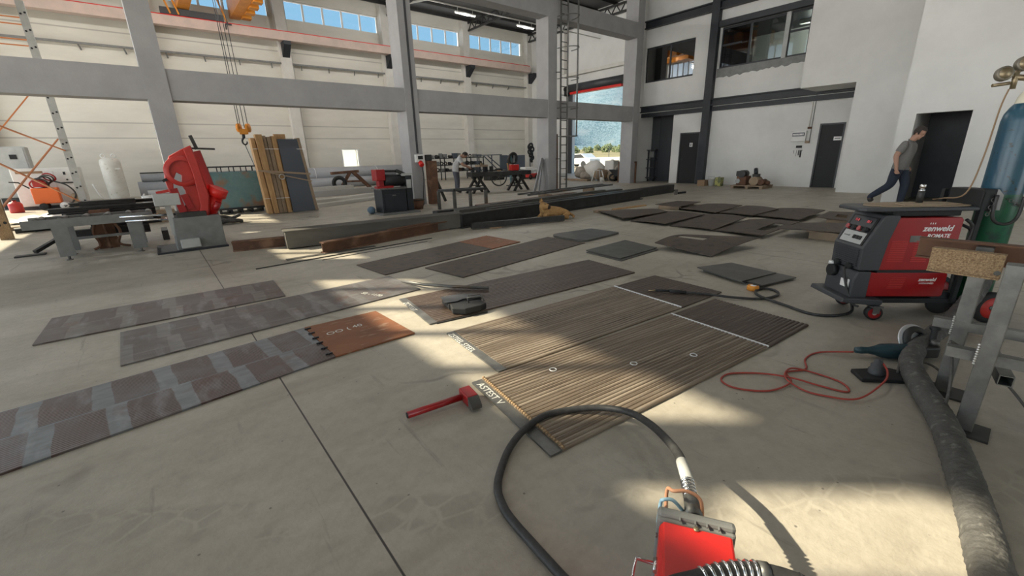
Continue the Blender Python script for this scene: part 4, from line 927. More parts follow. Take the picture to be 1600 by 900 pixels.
# ------------------------------------------------------------------ steel trestle with rusty beams
t = thing('steel_trestle', 'galvanised square-tube trestle with foot plates beside the cable bundle', 'trestle', (3.0, .04, 0))
for x, y in ((2.83, -.02), (3.22, .1)):
    MB().box(x-.032, x+.032, y-.032, y+.032, .012, .84).build('leg', 'galv', t, .004)
    MB().box(x-.08, x+.08, y-.09, y+.09, .001, .012).build('foot_plate', 'dark_steel', t)
    w_ = MB()
    for i in range(9): w_.sphere((x-.033, y+.033, .36+.012*i), .007, 6, 4)
    w_.build('weld_bead', 'aluminium', t)
def tube_sq(mb, p, q, w, th=.004):
    # open-ended square tube, the wall thickness showing at its ends
    p, q = Vector(p), Vector(q); d = (q-p).normalized(); a = d.cross(Vector((0, 0, 1))).normalized(); u = a.cross(d)
    O_ = [p+a*(i*w/2)+u*(j*w/2) for i, j in ((-1, -1), (1, -1), (1, 1), (-1, 1))]; I_ = [p+a*(i*(w/2-th))+u*(j*(w/2-th)) for i, j in ((-1, -1), (1, -1), (1, 1), (-1, 1))]
    vs = O_+I_+[v+(q-p) for v in O_]+[v+(q-p) for v in I_]; fs = []
    for i in range(4):
        j = (i+1) % 4; fs += [(i, j, j+4, i+4), (i, i+8, j+8, j), (i+4, j+4, j+12, i+12), (i+8, i+12, j+12, j+8)]
    return mb.add(vs, fs)
tube_sq(MB(), (3.2, .21, .41), (3.28, -.62, .41), .05).build('stretcher', 'galv', t)
tube_sq(MB(), (2.84, .115, .385), (2.9, -.7, .385), .05).build('stretcher', 'galv', t)
tube_sq(MB(), (2.83, -.1, .3), (3.25, -.02, .3), .05).build('cross_tube', 'galv', t)
ibeam('rusty_beam', (3.26, .355, .745), (3.24, -1.6, .745), .11, .06, 'rust', 'far rusty beam on the trestle, in front of the red welding machine', 'beams on the trestle', .008, .008)
ibeam('rusty_beam', (3.0, .27, .73), (2.98, .02, .73), .12, .05, 'rust_light', 'short speckled rusty beam stub, nearest on the trestle', 'beams on the trestle', .008, .03)
t2 = MB().cyl((2.975, .035, .76), (2.955, .03, .765), .011, 8)
solo('bolt', t2, 'galv', 'bolt head at the end of the speckled beam stub', 'bolt')
# ------------------------------------------------------------------ angle grinder
gz = Matrix.Translation((3.42, .5, 0)) @ Matrix.Rotation(-.80, 4, 'Z')
t = thing('angle_grinder', 'large dark teal angle grinder lying on the floor by the trestle', 'angle grinder', (3.42, .5, 0), local=True, rz=-.80)
MB().lathe([(.001, -.06), (.02, -.055), (.024, -.02), (.022, .02), (.03, .06), (.046, .1), (.05, .16), (.048, .26), (.044, .3), (.001, .305)], (0, 0, .052), (1, 0, .0), 20).build('motor_body', 'teal', t)
MB().lathe([(.044, .3), (.05, .305), (.05, .32), (.046, .33)], (0, 0, .052), (1, 0, 0), 20).build('gear_ring', 'light_grey', t)
MB().prism([(.32, -.045), (.42, -.04), (.45, 0), (.42, .04), (.32, .045)], .02, .095).build('gear_head', 'dark_steel', t, .012)
MB().cyl((.41, .0, .095), (.41, .0, .13), .022, 14).build('spindle', 'steel', t)
MB().lathe([(.001, 0), (.115, 0), (.118, .006), (.115, .012), (.001, .012)], (.37, .11, .075), (.2, -.85, .5), 30).build('cutting_disc', 'foil', t)
MB().lathe([(.06, .014), (.095, .014), (.1, .03), (.06, .04)], (.37, .11, .075), (.2, -.85, .5), 24).build('disc_guard', 'dark_steel', t)
MB().lathe([(.014, 0), (.018, .02), (.017, .1), (.03, .115), (.03, .125), (.001, .126)], (.42, .03, .08), (.25, .35, .75), 16).build('side_handle', 'black', t)
# grinder cord
solo('extension_lead', MB().tube([(3.37, .545, .04), (3.28, .71, .008), (3.11, .74, .007), (2.95, .69, .007), (2.81, .75, .012), (2.69, .69, .014), (2.51, .74, .007), (2.4, .88, .007), (2.43, .98, .007), (2.55, .98, .007), (2.69, .85, .008), (2.74, .7, .02), (2.78, .57, .008), (2.82, .44, .007), (2.92, .5, .007), (2.93, .66, .008), (2.87, .75, .018), (2.72, .73, .02), (2.66, .62, .008), (2.68, .51, .007), (2.75, .38, .02), (2.97, .32, .06), (3.12, .33, .07), (3.17, .37, .1)], .0055, 6, 7), 'red_cord', 'thin red cable looping from the grinder to the plug', 'cable')
t = thing('power_plug', 'black round plug on a dark base plate, beside the red cable loops', 'plug', (3.13, .37, 0))
MB().prism([(3.02, .42), (3.12, .5), (3.3, .36), (3.32, .24), (3.22, .2)], .001, .025).build('plug_base', 'black', t, .006)
MB().lathe([(.04, .02), (.042, .05), (.034, .056), (.034, .08), (.022, .085), (.02, .115), (.001, .118)], (3.16, .385, 0), n=18).build('plug_body', 'dark_grey', t)
MB().tube([(3.25, .3, .03), (3.38, .3, .06), (3.5, .2, .04), (3.42, .12, .02), (3.2, .12, .015), (3.02, .12, .02), (2.9, .08, .04), (2.82, .06, .13), (2.84, .07, .25), (2.98, .1, .35), (3.12, .1, .33), (3.1, -.1, .2), (3.0, -.3, .04), (3.0, -.6, .01)], .007, 6, 7).build('grey_lead', 'sheath', t)
# big cable bundle
hz_ = [(1.2, -.28, .06), (1.6, -.2, .06), (1.84, -.155, .06), (2.05, -.115, .06), (2.25, -.07, .06), (2.5, -.01, .06), (2.75, .06, .06), (3.05, .17, .06), (3.35, .26, .06), (3.6, .28, .06), (3.9, .25, .08), (4.3, .18, .14), (4.6, .12, .3), (4.75, .1, .5)]
mbh = MB(); P_ = spline([Vector(p) for p in hz_], 24); random.seed(9)
n_ = 16; rings = []; prev = None
for i, p in enumerate(P_):
    d = (P_[min(i+1, len(P_)-1)]-P_[max(i-1, 0)]).normalized(); a = d.cross(Vector((0, 0, 1))).normalized(); b = a.cross(d)
    rings.append([p+(a*math.cos(2*PI*k/n_)+b*math.sin(2*PI*k/n_))*(.056+.004*mnoise.noise((i*.35, k*.6, 0))+.0015*math.sin(i*1.9)) for k in range(n_)])
mbh.add([v for g in rings for v in g], [(k*n_+i, k*n_+(i+1) % n_, (k+1)*n_+(i+1) % n_, (k+1)*n_+i) for k in range(len(P_)-1) for i in range(n_)], True)
solo('cable_bundle', mbh, 'sheath', 'thick dusty sheathed cable bundle running along the right edge of the floor', 'cable')
# ------------------------------------------------------------------ red wire feeder in the foreground
FZ = math.atan2(.507, .862); FM = Matrix.Translation((.98, .413, 0)) @ Matrix.Rotation(FZ, 4, 'Z'); FI = FM.inverted()
t = thing('wire_feeder', 'bright red wire feeder box with a grey front, nearest the camera', 'wire feeder', (.98, .413, 0), local=True, rz=FZ)
MB().prism([(-.5, -.095), (-.02, -.095), (-.02, .095), (-.5, .095)], .05, .345).build('feeder_case', 'bright_red', t, .012)
fc = t.children[0]
MB().prism([(-.44, -.088), (-.03, -.09), (-.03, .088), (-.44, .082)], .345, .358).build('top_cover', 'bright_red', t, .01)
MB().box(-.02, .012, -.102, .102, .04, .35).build('front_panel', 'grey', t, .008)
MB().box(-.01, .02, -.102, .102, .335, .364).build('front_bezel', 'grey', t, .01)
for y in (-.06, -.03, -.0, .04): MB().box(-.02, -.008, y, y+.004, .356, .362).build('bezel_rib', 'grey', t)
MB().lathe([(.001, 0), (.008, 0), (.008, .004), (.001, .004)], (-.035, -.0, .358), n=12).build('cover_screw', 'brass', t)
MB().lathe([(.001, 0), (.007, 0), (.007, .005), (.001, .005)], (-.04, .098, .31), (0, 1, 0), 12).build('side_screw', 'steel', t)
MB().tube([(-.115, .095, .29), (-.115, .15, .29), (-.16, .155, .29), (-.24, .155, .29), (-.24, .095, .29)], .005, 8).cyl((-.1, .098, .29), (-.14, .098, .29), .008, 8).build('side_handle', 'chrome', t)
for x in (-.44, -.06):
    for y in (-.075, .075): MB().cyl((x, y, 0), (x, y, .05), .02, 12).build('foot', 'black', t)
MB().lathe([(.001, 0), (.034, 0), (.034, .02), (.028, .025), (.001, .025)], (.01, .0, .27), (1, 0, 0), 20).build('gas_socket', 'black', t)
h = thing('torch_hose', 'long black hose looping over the floor from the red wire feeder', 'hose', (1.1, .9, 0))
HP = [(1.076, .468, .3), (1.137, .51, .3), (1.201, .557, .29), (1.313, .647, .26), (1.437, .77, .2), (1.553, .918, .14), (1.625, 1.072, .09), (1.611, 1.2, .06), (1.541, 1.294, .045), (1.447, 1.369, .033), (1.34, 1.406, .033), (1.188, 1.388, .033), (1.051, 1.339, .024), (.924, 1.251, .019), (.845, 1.169, .019), (.803, 1.072, .019), (.788, .984, .019), (.781, .89, .019), (.775, .802, .019), (.771, .728, .019), (.766, .6, .019), (.74, .4, .019), (.66, .1, .019)]
MB().tube(HP[2:], .0175, 12, 7).build('hose_jacket', 'hose', h)
f1 = FM @ Vector((.015, .0, .27))
MB().cyl((1.04, .443, .295), (1.11, .492, .3), .027, 18, .022).build('connector', 'galv', h)
m_ = MB()
for i in range(5):
    p = Vector((1.11, .492, .3)).lerp(Vector((1.165, .532, .296)), i/4); m_.torus(p, .019, .005, (.8, .58, 0), 16, 6)
m_.cyl((1.1, .485, .3), (1.2, .557, .29), .018, 14).build('spring_sleeve', 'chrome', h)
MB().cyl((1.165, .53, .296), (1.27, .61, .272), .0205, 14).build('grey_sleeve', 'light_grey', h)
solo('air_hose', MB().tube([(.985, .50, .25), (1.03, .53, .3), (1.04, .535, .345), (1.03, .51, .36), (1.06, .48, .36), (1.08, .445, .33), (1.045, .42, .24)], .0055, 8, 6), 'copper', 'small orange-brown hose arching over the front of the red feeder', 'hose')
m_ = MB().tube([(.99, .53, .25), (1.005, .535, .31), (1.0, .525, .335), (1.02, .505, .335), (1.04, .48, .3)], .0055, 8, 6)
solo('air_hose', m_, 'light_blue', 'short light blue hose at the front corner of the red feeder', 'hose')
g = thing('feeder_lead', 'thick black lead with a ribbed silver sleeve lying over the red feeder', 'cable', (.85, .28, .36))
LP = [(.66, .36, .385), (.73, .345, .385), (.79, .315, .386), (.86, .278, .388), (.915, .235, .386), (.95, .19, .384), (.97, .15, .38)]
MB().tube(LP, .021, 12, 6).build('lead_jacket', 'hose', g)
LS = spline([Vector(p) for p in LP], 8); m_ = MB()
for i in range(8):
    p = LS[18+2*i]; d = (LS[19+2*i]-LS[17+2*i]).normalized(); m_.torus(p, .021, .0045, d, 18, 6)
m_.build('ribbed_sleeve', 'chrome', g)
MB().cyl(LS[33], LS[36], .024, 16).build('end_ferrule', 'galv', g)
MB().cyl(LS[-3], LS[-1]+Vector((.01, -.02, 0)), .023, 14, .012).build('lead_tip', 'black', g)
solo('feeder_cable', MB().tube([(.95, .32, .3), (1.02, .27, .26), (1.06, .22, .2), (1.05, .17, .1), (1.0, .12, .03), (.9, .0, .02)], .016, 10, 6), 'hose', 'black cable curving down the right side of the red feeder', 'cable')
# ------------------------------------------------------------------ people and the dog
def skin(name, joints, edges, m, parent, sub=2, root=0):
    # one continuous surface grown along a skeleton; joints {key: ((x, y, z), radius or (rx, ry))}
    keys = list(joints); me = bpy.data.meshes.new(name); ix = {k: i for i, k in enumerate(keys)}
    me.from_pydata([joints[k][0] for k in keys], [(ix[a], ix[b]) for a, b in edges], []); me.update()
    o = bpy.data.objects.new(name, me); COL.objects.link(o); o.parent = parent
    md = o.modifiers.new('skin', 'SKIN'); md.use_smooth_shade = True; md.branch_smoothing = .6
    for i, k in enumerate(keys):
        r = joints[k][1]; sv = me.skin_vertices[0].data[i]; sv.radius = r if isinstance(r, tuple) else (r, r); sv.use_root = (i == root)
    sd = o.modifiers.new('sub', 'SUBSURF'); sd.levels = sub; sd.render_levels = sub
    dg = bpy.context.evaluated_depsgraph_get(); ev = o.evaluated_get(dg); em = bpy.data.meshes.new_from_object(ev)
    o.modifiers.clear(); o.data = em; em.materials.clear(); em.materials.append(M[m]); em.polygons.foreach_set('use_smooth', [True]*len(em.polygons))
    bpy.data.meshes.remove(me)
    return o
def chain_edges(*ks): return [(a, b) for a, b in zip(ks, ks[1:])]
def seg_near(p, a, b):
    d = b-a; t = max(0, min(1, (p-a).dot(d)/max(d.length_squared, 1e-9))); return (p-(a+d*t)).length, t
def figure(name, label, loc, rz, J, shirt, trousers, hairm):
    # J: joints in the figure's own frame, facing +x; left is +y
    t = thing(name, label, 'person', loc, None, True, rz)
    V = lambda k: Vector(J[k])
    body = {}; E = []
    def put(k, r, p=None): body[k] = (tuple(p if p is not None else V(k)), r)
    put('pelvis', (.135, .17)); put('waist', (.125, .16)); put('chest', (.145, .19)); put('neckb', .085); put('neck', .07)
    hd = (V('head')-V('neck')).normalized(); fwd = Vector(J['face']).normalized(); fwd = (fwd-hd*fwd.dot(hd)).normalized(); sd = hd.cross(fwd)
    hc = V('head'); put('skull', .07, hc)
    E += chain_edges('pelvis', 'waist', 'chest', 'neckb', 'neck', 'skull')
    bones = [('torso', 'pelvis', 'waist'), ('torso', 'waist', 'chest'), ('torso', 'chest', 'neckb'), ('head', 'neck', 'head')]
    for s in 'LR':
        put('sh'+s, .078); put('el'+s, .054); put('wr'+s, .036)
        E += [('chest', 'sh'+s)]+chain_edges('sh'+s, 'el'+s, 'wr'+s)
        put('hip'+s, .115); put('kn'+s, .078); put('an'+s, .054); put('toe'+s, .046)
        E += [('pelvis', 'hip'+s)]+chain_edges('hip'+s, 'kn'+s, 'an'+s, 'toe'+s)
        bones += [('fore', 'wr'+s, 'pm'+s), ('arm', 'sh'+s, 'el'+s), ('fore', 'el'+s, 'wr'+s), ('leg', 'pelvis', 'hip'+s), ('leg', 'hip'+s, 'kn'+s), ('shin', 'kn'+s, 'an'+s), ('foot', 'an'+s, 'toe'+s)]
        w = V('wr'+s); d = (w-V('el'+s)).normalized(); n = Vector(J.get('palm'+s, (0, -1 if s == 'L' else 1, 0))); n = (n-d*n.dot(d)).normalized(); a = d.cross(n)
        put('pm'+s, (.044, .026), w+d*.055); E += [('wr'+s, 'pm'+s)]
        for f, (off, ln) in enumerate(((-.036, .068), (-.012, .078), (.012, .072), (.036, .056))):
            b0 = w+d*.095+a*off; b1 = b0+d*ln*.5+n*.012; b2 = b1+d*ln*.4+n*.026
            for q, (p, r) in enumerate(((b0, .0125), (b1, .011), (b2, .0095))): put('f%s%d%d' % (s, f, q), r, p)
            E += [('pm'+s, 'f%s%d0' % (s, f))]+chain_edges(*['f%s%d%d' % (s, f, q) for q in range(3)])
        th = w+d*.035-a*.042; put('t%s0' % s, .015, th); put('t%s1' % s, .012, th+d*.038-a*.018+n*.012); put('t%s2' % s, .0095, th+d*.066-a*.016+n*.024)
        E += [('pm'+s, 't%s0' % s), ('t%s0' % s, 't%s1' % s), ('t%s1' % s, 't%s2' % s)]
    b = skin('body', body, E, 'skin', t)
    # head, jaw, nose and ears are fused into the body surface
    hm = MB(); rot = Matrix((fwd, sd, hd)).transposed().to_4x4(); rot.translation = hc
    for c, r, sc in (((0, 0, .03), .1, (1.0, .78, 1.08)), ((.03, 0, -.06), .065, (1.0, .88, 1.0)), ((.098, 0, -.015), .02, (1, .8, 1.5)), ((.085, .0, .025), .03, (.7, 1.7, .6)), ((.0, .083, -.01), .028, (.8, .5, 1.2)), ((.0, -.083, -.01), .028, (.8, .5, 1.2)), ((.085, 0, -.062), .022, (.7, 1.4, .5)), ((.075, 0, -.1), .028, (.8, 1, .7))):
        q = MB().sphere((0, 0, 0), r, 16, 10, sc); hm.add([rot @ (Vector(v)+Vector(c)) for v in q.v], q.f, True)
    bm = bmesh.new(); bm.from_mesh(b.data); hme = bpy.data.meshes.new('tmp'); hme.from_pydata(hm.v, [], hm.f); bm.from_mesh(hme); bm.to_mesh(b.data); bm.free(); bpy.data.meshes.remove(hme)
    rm = b.modifiers.new('remesh', 'REMESH'); rm.mode = 'VOXEL'; rm.voxel_size = .0075; rm.use_smooth_shade = True
    sm = b.modifiers.new('smooth', 'SMOOTH'); sm.factor = .5; sm.iterations = 3
    me = bpy.data.meshes.new_from_object(b.evaluated_get(bpy.context.evaluated_depsgraph_get())); b.modifiers.clear(); b.data = me
    me.materials.clear(); me.materials.append(M['skin'])
    # clothes and hair are shells grown outward from that surface
    RB = dict(torso=.17, head=.1, arm=.062, fore=.05, leg=.105, shin=.062, foot=.05)
    reg = []; bl = [(nm, Vector(body[p][0]) if p in body else V(p), Vector(body[q][0]) if q in body else V(q)) for nm, p, q in bones]
    inv_ = rot.inverted()
    for v in me.vertices:
        best = min(((seg_near(v.co, p, q), nm) for nm, p, q in bl), key=lambda z: z[0][0]/RB[z[1]])
        (dist, tt), nm = best; reg.append((nm, tt, inv_ @ v.co))
    pel, wai = V('pelvis'), V('waist'); up_ = (wai-pel).normalized()
    def shell(nm, pick, off, m):
        keep = [all(pick(*reg[i], me.vertices[i].co) for i in p.vertices) for p in me.polygons]
        used = sorted({i for p, k in zip(me.polygons, keep) if k for i in p.vertices}); mp = {i: k for k, i in enumerate(used)}
        if not used: return
        o = MB().add([me.vertices[i].co+me.vertices[i].normal*off for i in used], [[mp[i] for i in p.vertices] for p, k in zip(me.polygons, keep) if k], True).build(nm, m, t)
        sl_ = o.modifiers.new('solid', 'SOLIDIFY'); sl_.thickness = off*.9; sl_.offset = -1
        return o
    hem = -.1
    shell('t_shirt', lambda nm, tt, h, c: (nm == 'torso' and (c-pel).dot(up_) > hem and h.z < -.17) or (nm == 'arm' and tt < .7) or (nm == 'leg' and (c-pel).dot(up_) > hem), .016, shirt)
    shell('trousers', lambda nm, tt, h, c: (nm in ('leg', 'shin') and (c-pel).dot(up_) < hem+.05) or (nm == 'torso' and (c-pel).dot(up_) < hem+.05), .011, trousers)
    for s in 'LR':
        A, B = V('an'+s), V('toe'+s)
        shell('shoe', lambda nm, tt, h, c: nm == 'foot' and (c-A).length < .3 and c.z < A.z+.05, .012, 'shoe')
    shell('hair', lambda nm, tt, h, c: nm == 'head' and (h.z > .07 or (h.x < .035 and h.z > -.02) or (h.x < -.03 and h.z > -.07)) and abs(h.y) < .095, .012, hairm)
    for k in (-1, 1): MB().sphere(hc+fwd*.092+sd*(.032*k)+hd*.008, .008, 8, 6).build('eye', 'black', t)
    return t
# man walking to the dark doorway, facing the right of the photo (towards -y)
J = dict(pelvis=(0, 0, .93), waist=(.03, 0, 1.08), chest=(.07, 0, 1.28), neckb=(.09, 0, 1.43), neck=(.13, 0, 1.49), head=(.185, 0, 1.59), face=(1, 0, -.35),
         shL=(.07, .19, 1.39), elL=(-.03, .25, 1.12), wrL=(.03, .26, .88), shR=(.07, -.19, 1.39), elR=(-.04, -.25, 1.12), wrR=(.02, -.25, .87), palmL=(.2, -1, 0), palmR=(.2, 1, 0),
         hipL=(0, .09, .88), knL=(.12, .1, .5), anL=(.1, .1, .09), toeL=(.22, .1, .045), hipR=(-.01, -.09, .88), knR=(-.08, -.09, .48), anR=(-.42, -.09, .2), toeR=(-.37, -.09, .09))
figure('person', 'man in grey t-shirt and dark trousers walking into the dark doorway', (13.05, 2.05, 0), -1.75, J, 'grey_shirt', 'navy', 'hair')
# worker bending over the bench, facing right (+x)
J = dict(pelvis=(-.05, 0, .92), waist=(-.02, 0, 1.07), chest=(.1, 0, 1.26), neckb=(.2, 0, 1.38), neck=(.26, 0, 1.41), head=(.35, 0, 1.44), face=(.6, 0, -1),
         shL=(.15, .19, 1.33), elL=(.25, .22, 1.08), wrL=(.46, .15, .99), shR=(.15, -.19, 1.33), elR=(.25, -.22, 1.08), wrR=(.47, -.14, 1.0), palmL=(0, -.5, -1), palmR=(0, .5, -1),
         hipL=(-.05, .09, .87), knL=(.0, .1, .48), anL=(-.03, .1, .09), toeL=(.1, .11, .045), hipR=(-.05, -.09, .87), knR=(.03, -.1, .48), anR=(.02, -.1, .09), toeR=(.15, -.11, .045))
figure('person', 'worker in pale t-shirt and grey trousers bending over the dark workbench', (9.42, 14.85, 0), -.5, J, 'pale_shirt', 'slate', 'hair')
# dog lying behind the hollow section, head raised and turned back
dg_ = thing('dog', 'sandy dog with dark muzzle lying curled against the dark hollow section', 'dog', (6.55, 6.62, 0), local=True, rz=-.28)
DJ = {'rump': ((.36, .02, .15), (.13, .12)), 'belly': ((.14, .02, .16), (.135, .13)), 'chest': ((-.1, .0, .17), (.135, .125)), 'neck': ((-.22, -.02, .27), .105), 'head': ((-.24, -.05, .34), .115), 'muz': ((-.15, -.11, .305), .062), 'nose': ((-.09, -.15, .285), .042),
      'fl': ((-.2, -.12, .07), .05), 'fl2': ((-.1, -.18, .045), .038), 'fl3': ((.04, -.2, .04), .034), 'fr': ((-.26, .06, .07), .05), 'fr2': ((-.32, -.06, .045), .038), 'fr3': ((-.22, -.18, .04), .033),
      'hl': ((.36, -.1, .1), .075), 'hl2': ((.2, -.16, .07), .045), 'hl3': ((.34, -.2, .04), .033), 't1': ((.48, .03, .1), .035), 't2': ((.52, -.1, .05), .028), 't3': ((.44, -.2, .035), .02)}
skin('body', DJ, chain_edges('belly', 'rump', 't1', 't2', 't3')+chain_edges('belly', 'chest', 'neck', 'head', 'muz', 'nose')+chain_edges('chest', 'fl', 'fl2', 'fl3')+chain_edges('chest', 'fr', 'fr2', 'fr3')+chain_edges('rump', 'hl', 'hl2', 'hl3'), 'dog', dg_, 2, 1)
for s in (-1, 1):
    b = Vector((-.255+.045*s, -.035+.055*s, .395)); MB().add([b+Vector((-.03, 0, 0)), b+Vector((.035, .0, 0)), b+Vector((.0, .02, .085)), b+Vector((.0, .03, .0)), b+Vector((.0, -.02, .01))], [(0, 1, 2), (0, 2, 3), (1, 3, 2), (0, 4, 2), (1, 2, 4), (0, 3, 1, 4)]).build('ear', 'dog', dg_)
    MB().sphere((-.185+.035*s, -.1+.04*s, .365), .012, 8, 6).build('eye', 'black', dg_)
skin('dark_muzzle', {'a': ((-.16, -.105, .305), .072), 'b': ((-.085, -.155, .285), .052)}, [('a', 'b')], 'dog_dark', dg_)
# ------------------------------------------------------------------ overhead crane
t = thing('bridge_crane', 'yellow overhead crane with twin girders on the back runway', 'crane', (3.5, 26.1, 7.72))
for x in (2.7, 4.75):
    MB().box(x-.22, x+.22, 13.2, 26.4, 8.0, 8.75).build('girder', 'yellow', t)
for i in range(14): MB().box(4.97, 5.35, 25.7-.9*i, 26.1-.9*i, 7.95, 8.5).build('walkway_bracket', 'yellow', t)
MB().box(5.0, 5.5, 13.2, 26.3, 8.5, 8.56).build('walkway', 'grey', t)
MB().box(1.85, 4.2, 25.92, 26.1, 7.72, 7.98).build('end_carriage', 'dark_grey', t)
for x in (2.2, 2.5, 4.3):
    MB().bar((x, 25.9, 7.74), (x-.25, 25.9, 8.7), .1, .06).build('cable_hanger', 'yellow', t)
for x in (2.05, 3.95): MB().cyl((x, 25.95, 7.82), (x, 26.07, 7.82), .1, 14).build('travel_wheel', 'black', t)
MB().bar((4.2, 25.7, 7.58), (4.45, 25.7, 7.58), .05, .06).bar((4.2, 25.7, 7.58), (4.2, 25.7, 7.35), .05, .06).bar((4.3, 25.7, 7.58), (4.3, 25.92, 7.75), .05, .05).build('limit_arm', 'black_steel', t)
MB().box(2.5, 3.7, 18.5, 19.5, 7.9, 8.5).build('trolley', 'yellow', t)
h = thing('hook_block', 'yellow crane hook block hanging on four ropes', 'crane hook', (2.99, 19, 2.05))
for dx, dy in ((-.13, -.08), (-.04, .08), (.05, -.08), (.2, .08)): MB().cyl((2.98+dx, 19+dy, 2.6), (2.98+dx*.9, 19+dy, 7.95), .012, 6).build('rope', 'black_steel', h)
for x in (2.87, 3.16): MB().lathe([(.02, -.05), (.15, -.05), (.15, .05), (.02, .05)], (x, 19, 2.6), (.85, -.5, 0), 20).build('sheave', 'yellow', h)
MB().prism([(-.14, -.12), (.14, -.12), (.08, .18), (-.08, .18)], 2.38, 2.56, Matrix.Translation((2.98, 19, 0))).build('block_body', 'yellow', h)
MB().cyl((2.97, 19, 2.4), (2.96, 19, 2.25), .05, 12).build('swivel', 'black_steel', h)
MB().tube([(2.96, 19, 2.26), (2.9, 19, 2.18), (2.9, 19, 2.08), (2.96, 19, 2.02), (3.03, 19, 2.06), (3.04, 19, 2.13)], [.035, .02], 8, 4).build('hook', 'dark_steel', h)
MB().tube([(2.95, 19, 2.04), (3.1, 18.9, 1.3), (3.35, 18.9, .2), (3.4, 18.9, .02)], .012, 6, 5).build('sling', 'dark_grey', h)
# ------------------------------------------------------------------ racking on the left
t = thing('storage_rack', 'tall perforated steel rack frame with thin orange cross braces at the left', 'rack', (-2.2, 16.5, 0))
def upright(x, y, z1, m):
    p = MB().section((x, y, 0), (x, y, z1), [(-.09, -.05), (.09, -.05), (.09, .05), (.06, .05), (.06, -.02), (-.06, -.02), (-.06, .05), (-.09, .05)], up=(0, 1, 0)).build('upright', m, t)
    q = MB()
    for i in range(int(z1/.45)): q.cyl((x-.04, y-.053, .3+.45*i), (x-.04, y-.047, .3+.45*i), .028, 8).cyl((x+.05, y-.053, .34+.45*i), (x+.05, y-.047, .34+.45*i), .028, 8)
    h_ = q.build('hole_row', 'black', p); h_['kind'] = 'stuff'
upright(-1.86, 20, 6.05, 'light_grey'); upright(-2.5, 13.2, 2.5, 'rust_light')
MB().bar((-1.98, 20, 2.25), (-2.5, 13.25, .55), .03, .03).build('brace', 'rack_orange', t)
MB().bar((-1.86, 19.95, .25), (-2.5, 13.25, 1.7), .03, .03).build('brace', 'rack_orange', t)
MB().bar((-1.9, 19.95, 1.9), (-2.5, 13.25, 2.45), .03, .03).build('brace', 'rack_orange', t)
MB().bar((-2.3, 20, 3.5), (-3.3, 20, 2.3), .03, .03).build('brace', 'rack_orange', t)
for z in (5.6, 5.42, 5.02, 4.86): MB().bar((-6.5, 20, z), (-1.9, 20, z), .03, .03).build('tie_bar', 'rack_orange', t)
MB().box(-6.5, -1.9, 19.95, 20.05, 4.25, 4.5).build('rack_beam', 'pipe_grey', t)
# ------------------------------------------------------------------ along the back wall, left
t = thing('electric_cabinet', 'tall light grey electric cabinet behind the left end of the white generator', 'cabinet', (-3.6, 23.8, 0))
MB().box(-4.3, -3.25, 23.45, 24.1, .4, 2.15).build('cabinet_body', 'light_grey', t, .02)
MB().box(-4.25, -3.3, 23.5, 24.05, 0, .4).build('cabinet_plinth', 'black_steel', t)
MB().box(-3.85, -3.3, 23.42, 23.45, .45, 2.1).build('cabinet_door', 'light_grey', t)
MB().box(-3.68, -3.5, 23.4, 23.42, 1.72, 1.88).build('meter', 'black', t)
t = thing('generator', 'long white enclosed generator with panel doors by the back wall', 'generator', (-2.78, 22.7, 0))
MB().box(-3.62, -1.95, 22.25, 23.3, .12, 1.4).build('enclosure', 'white', t, .02)
MB().box(-3.6, -1.97, 22.3, 23.25, 0, .12).build('skid', 'dark_grey', t)
for i, (a, b) in enumerate(((-3.58, -3.2), (-3.16, -2.62), (-2.58, -1.99))): MB().box(a, b, 22.235, 22.25, .2, 1.3).build('panel_door', 'white', t)
MB().box(-2.5, -2.1, 22.225, 22.235, .85, .9).build('maker_strip', 'dark_grey', t); MB().cyl((-2.3, 22.22, .98), (-2.3, 22.235, .98), .03, 10).build('emblem', 'black', t)
MB().box(-2.36, -2.3, 22.22, 22.24, 1.15, 1.25).build('latch', 'black', t); MB().box(-3.5, -2.85, 22.225, 22.24, 1.22, 1.3).build('warning_strip', 'tan', t)
t = thing('orange_welder', 'orange wheeled welding set with coiled leads, in front of the white generator', 'welding set', (-2.95, 21.8, 0))
MB().prism([(-3.2, 21.6), (-2.55, 21.6), (-2.55, 22.05), (-3.2, 22.05)], .22, .74).build('welder_case', 'orange', t, .03)
for x in (-3.0, -2.5): 
    for y in (21.55, 22.05):
        w_ = MB().lathe([(.02, -.04), (.11, -.04), (.12, 0), (.11, .04), (.02, .04)], (x, y, .125), (0, 1, 0), 18).build('wheel', 'white' if x > -2.7 else 'black', t)
for k in range(5): MB().torus((-3.0+.08*k, 21.8, .85+.06*k), .2-.01*k, .025, (.3*math.sin(k*2), .7, .6), 22, 6).build('lead_coil', ('red', 'hose', 'hose', 'sheath', 'red')[k], t)
MB().box(-3.12, -2.82, 21.7, 21.95, .78, 1.02).build('wire_drive', 'saw_red', t, .02)
MB().tube([(-3.2, 21.6, .75), (-3.4, 21.55, .95), (-3.6, 21.5, .98)], .02, 8).build('handle', 'black', t)
MB().tube([(-2.6, 21.8, .95), (-2.3, 21.7, .8), (-2.15, 21.7, .5), (-2.3, 21.6, .2), (-2.5, 21.5, .1)], .025, 8, 5).build('lead', 'hose', t)
MB().prism([(-2.3, 21.7), (-2.0, 21.7), (-2.0, 22.0), (-2.3, 22.0)], .0, .5, Matrix.Translation((0, 0, 0))).build('tan_cover', 'cardboard', t, .05)
t = thing('red_canister', 'small dark red canister under the grey cabinet at the left edge', 'canister', (-3.55, 21.5, 0))
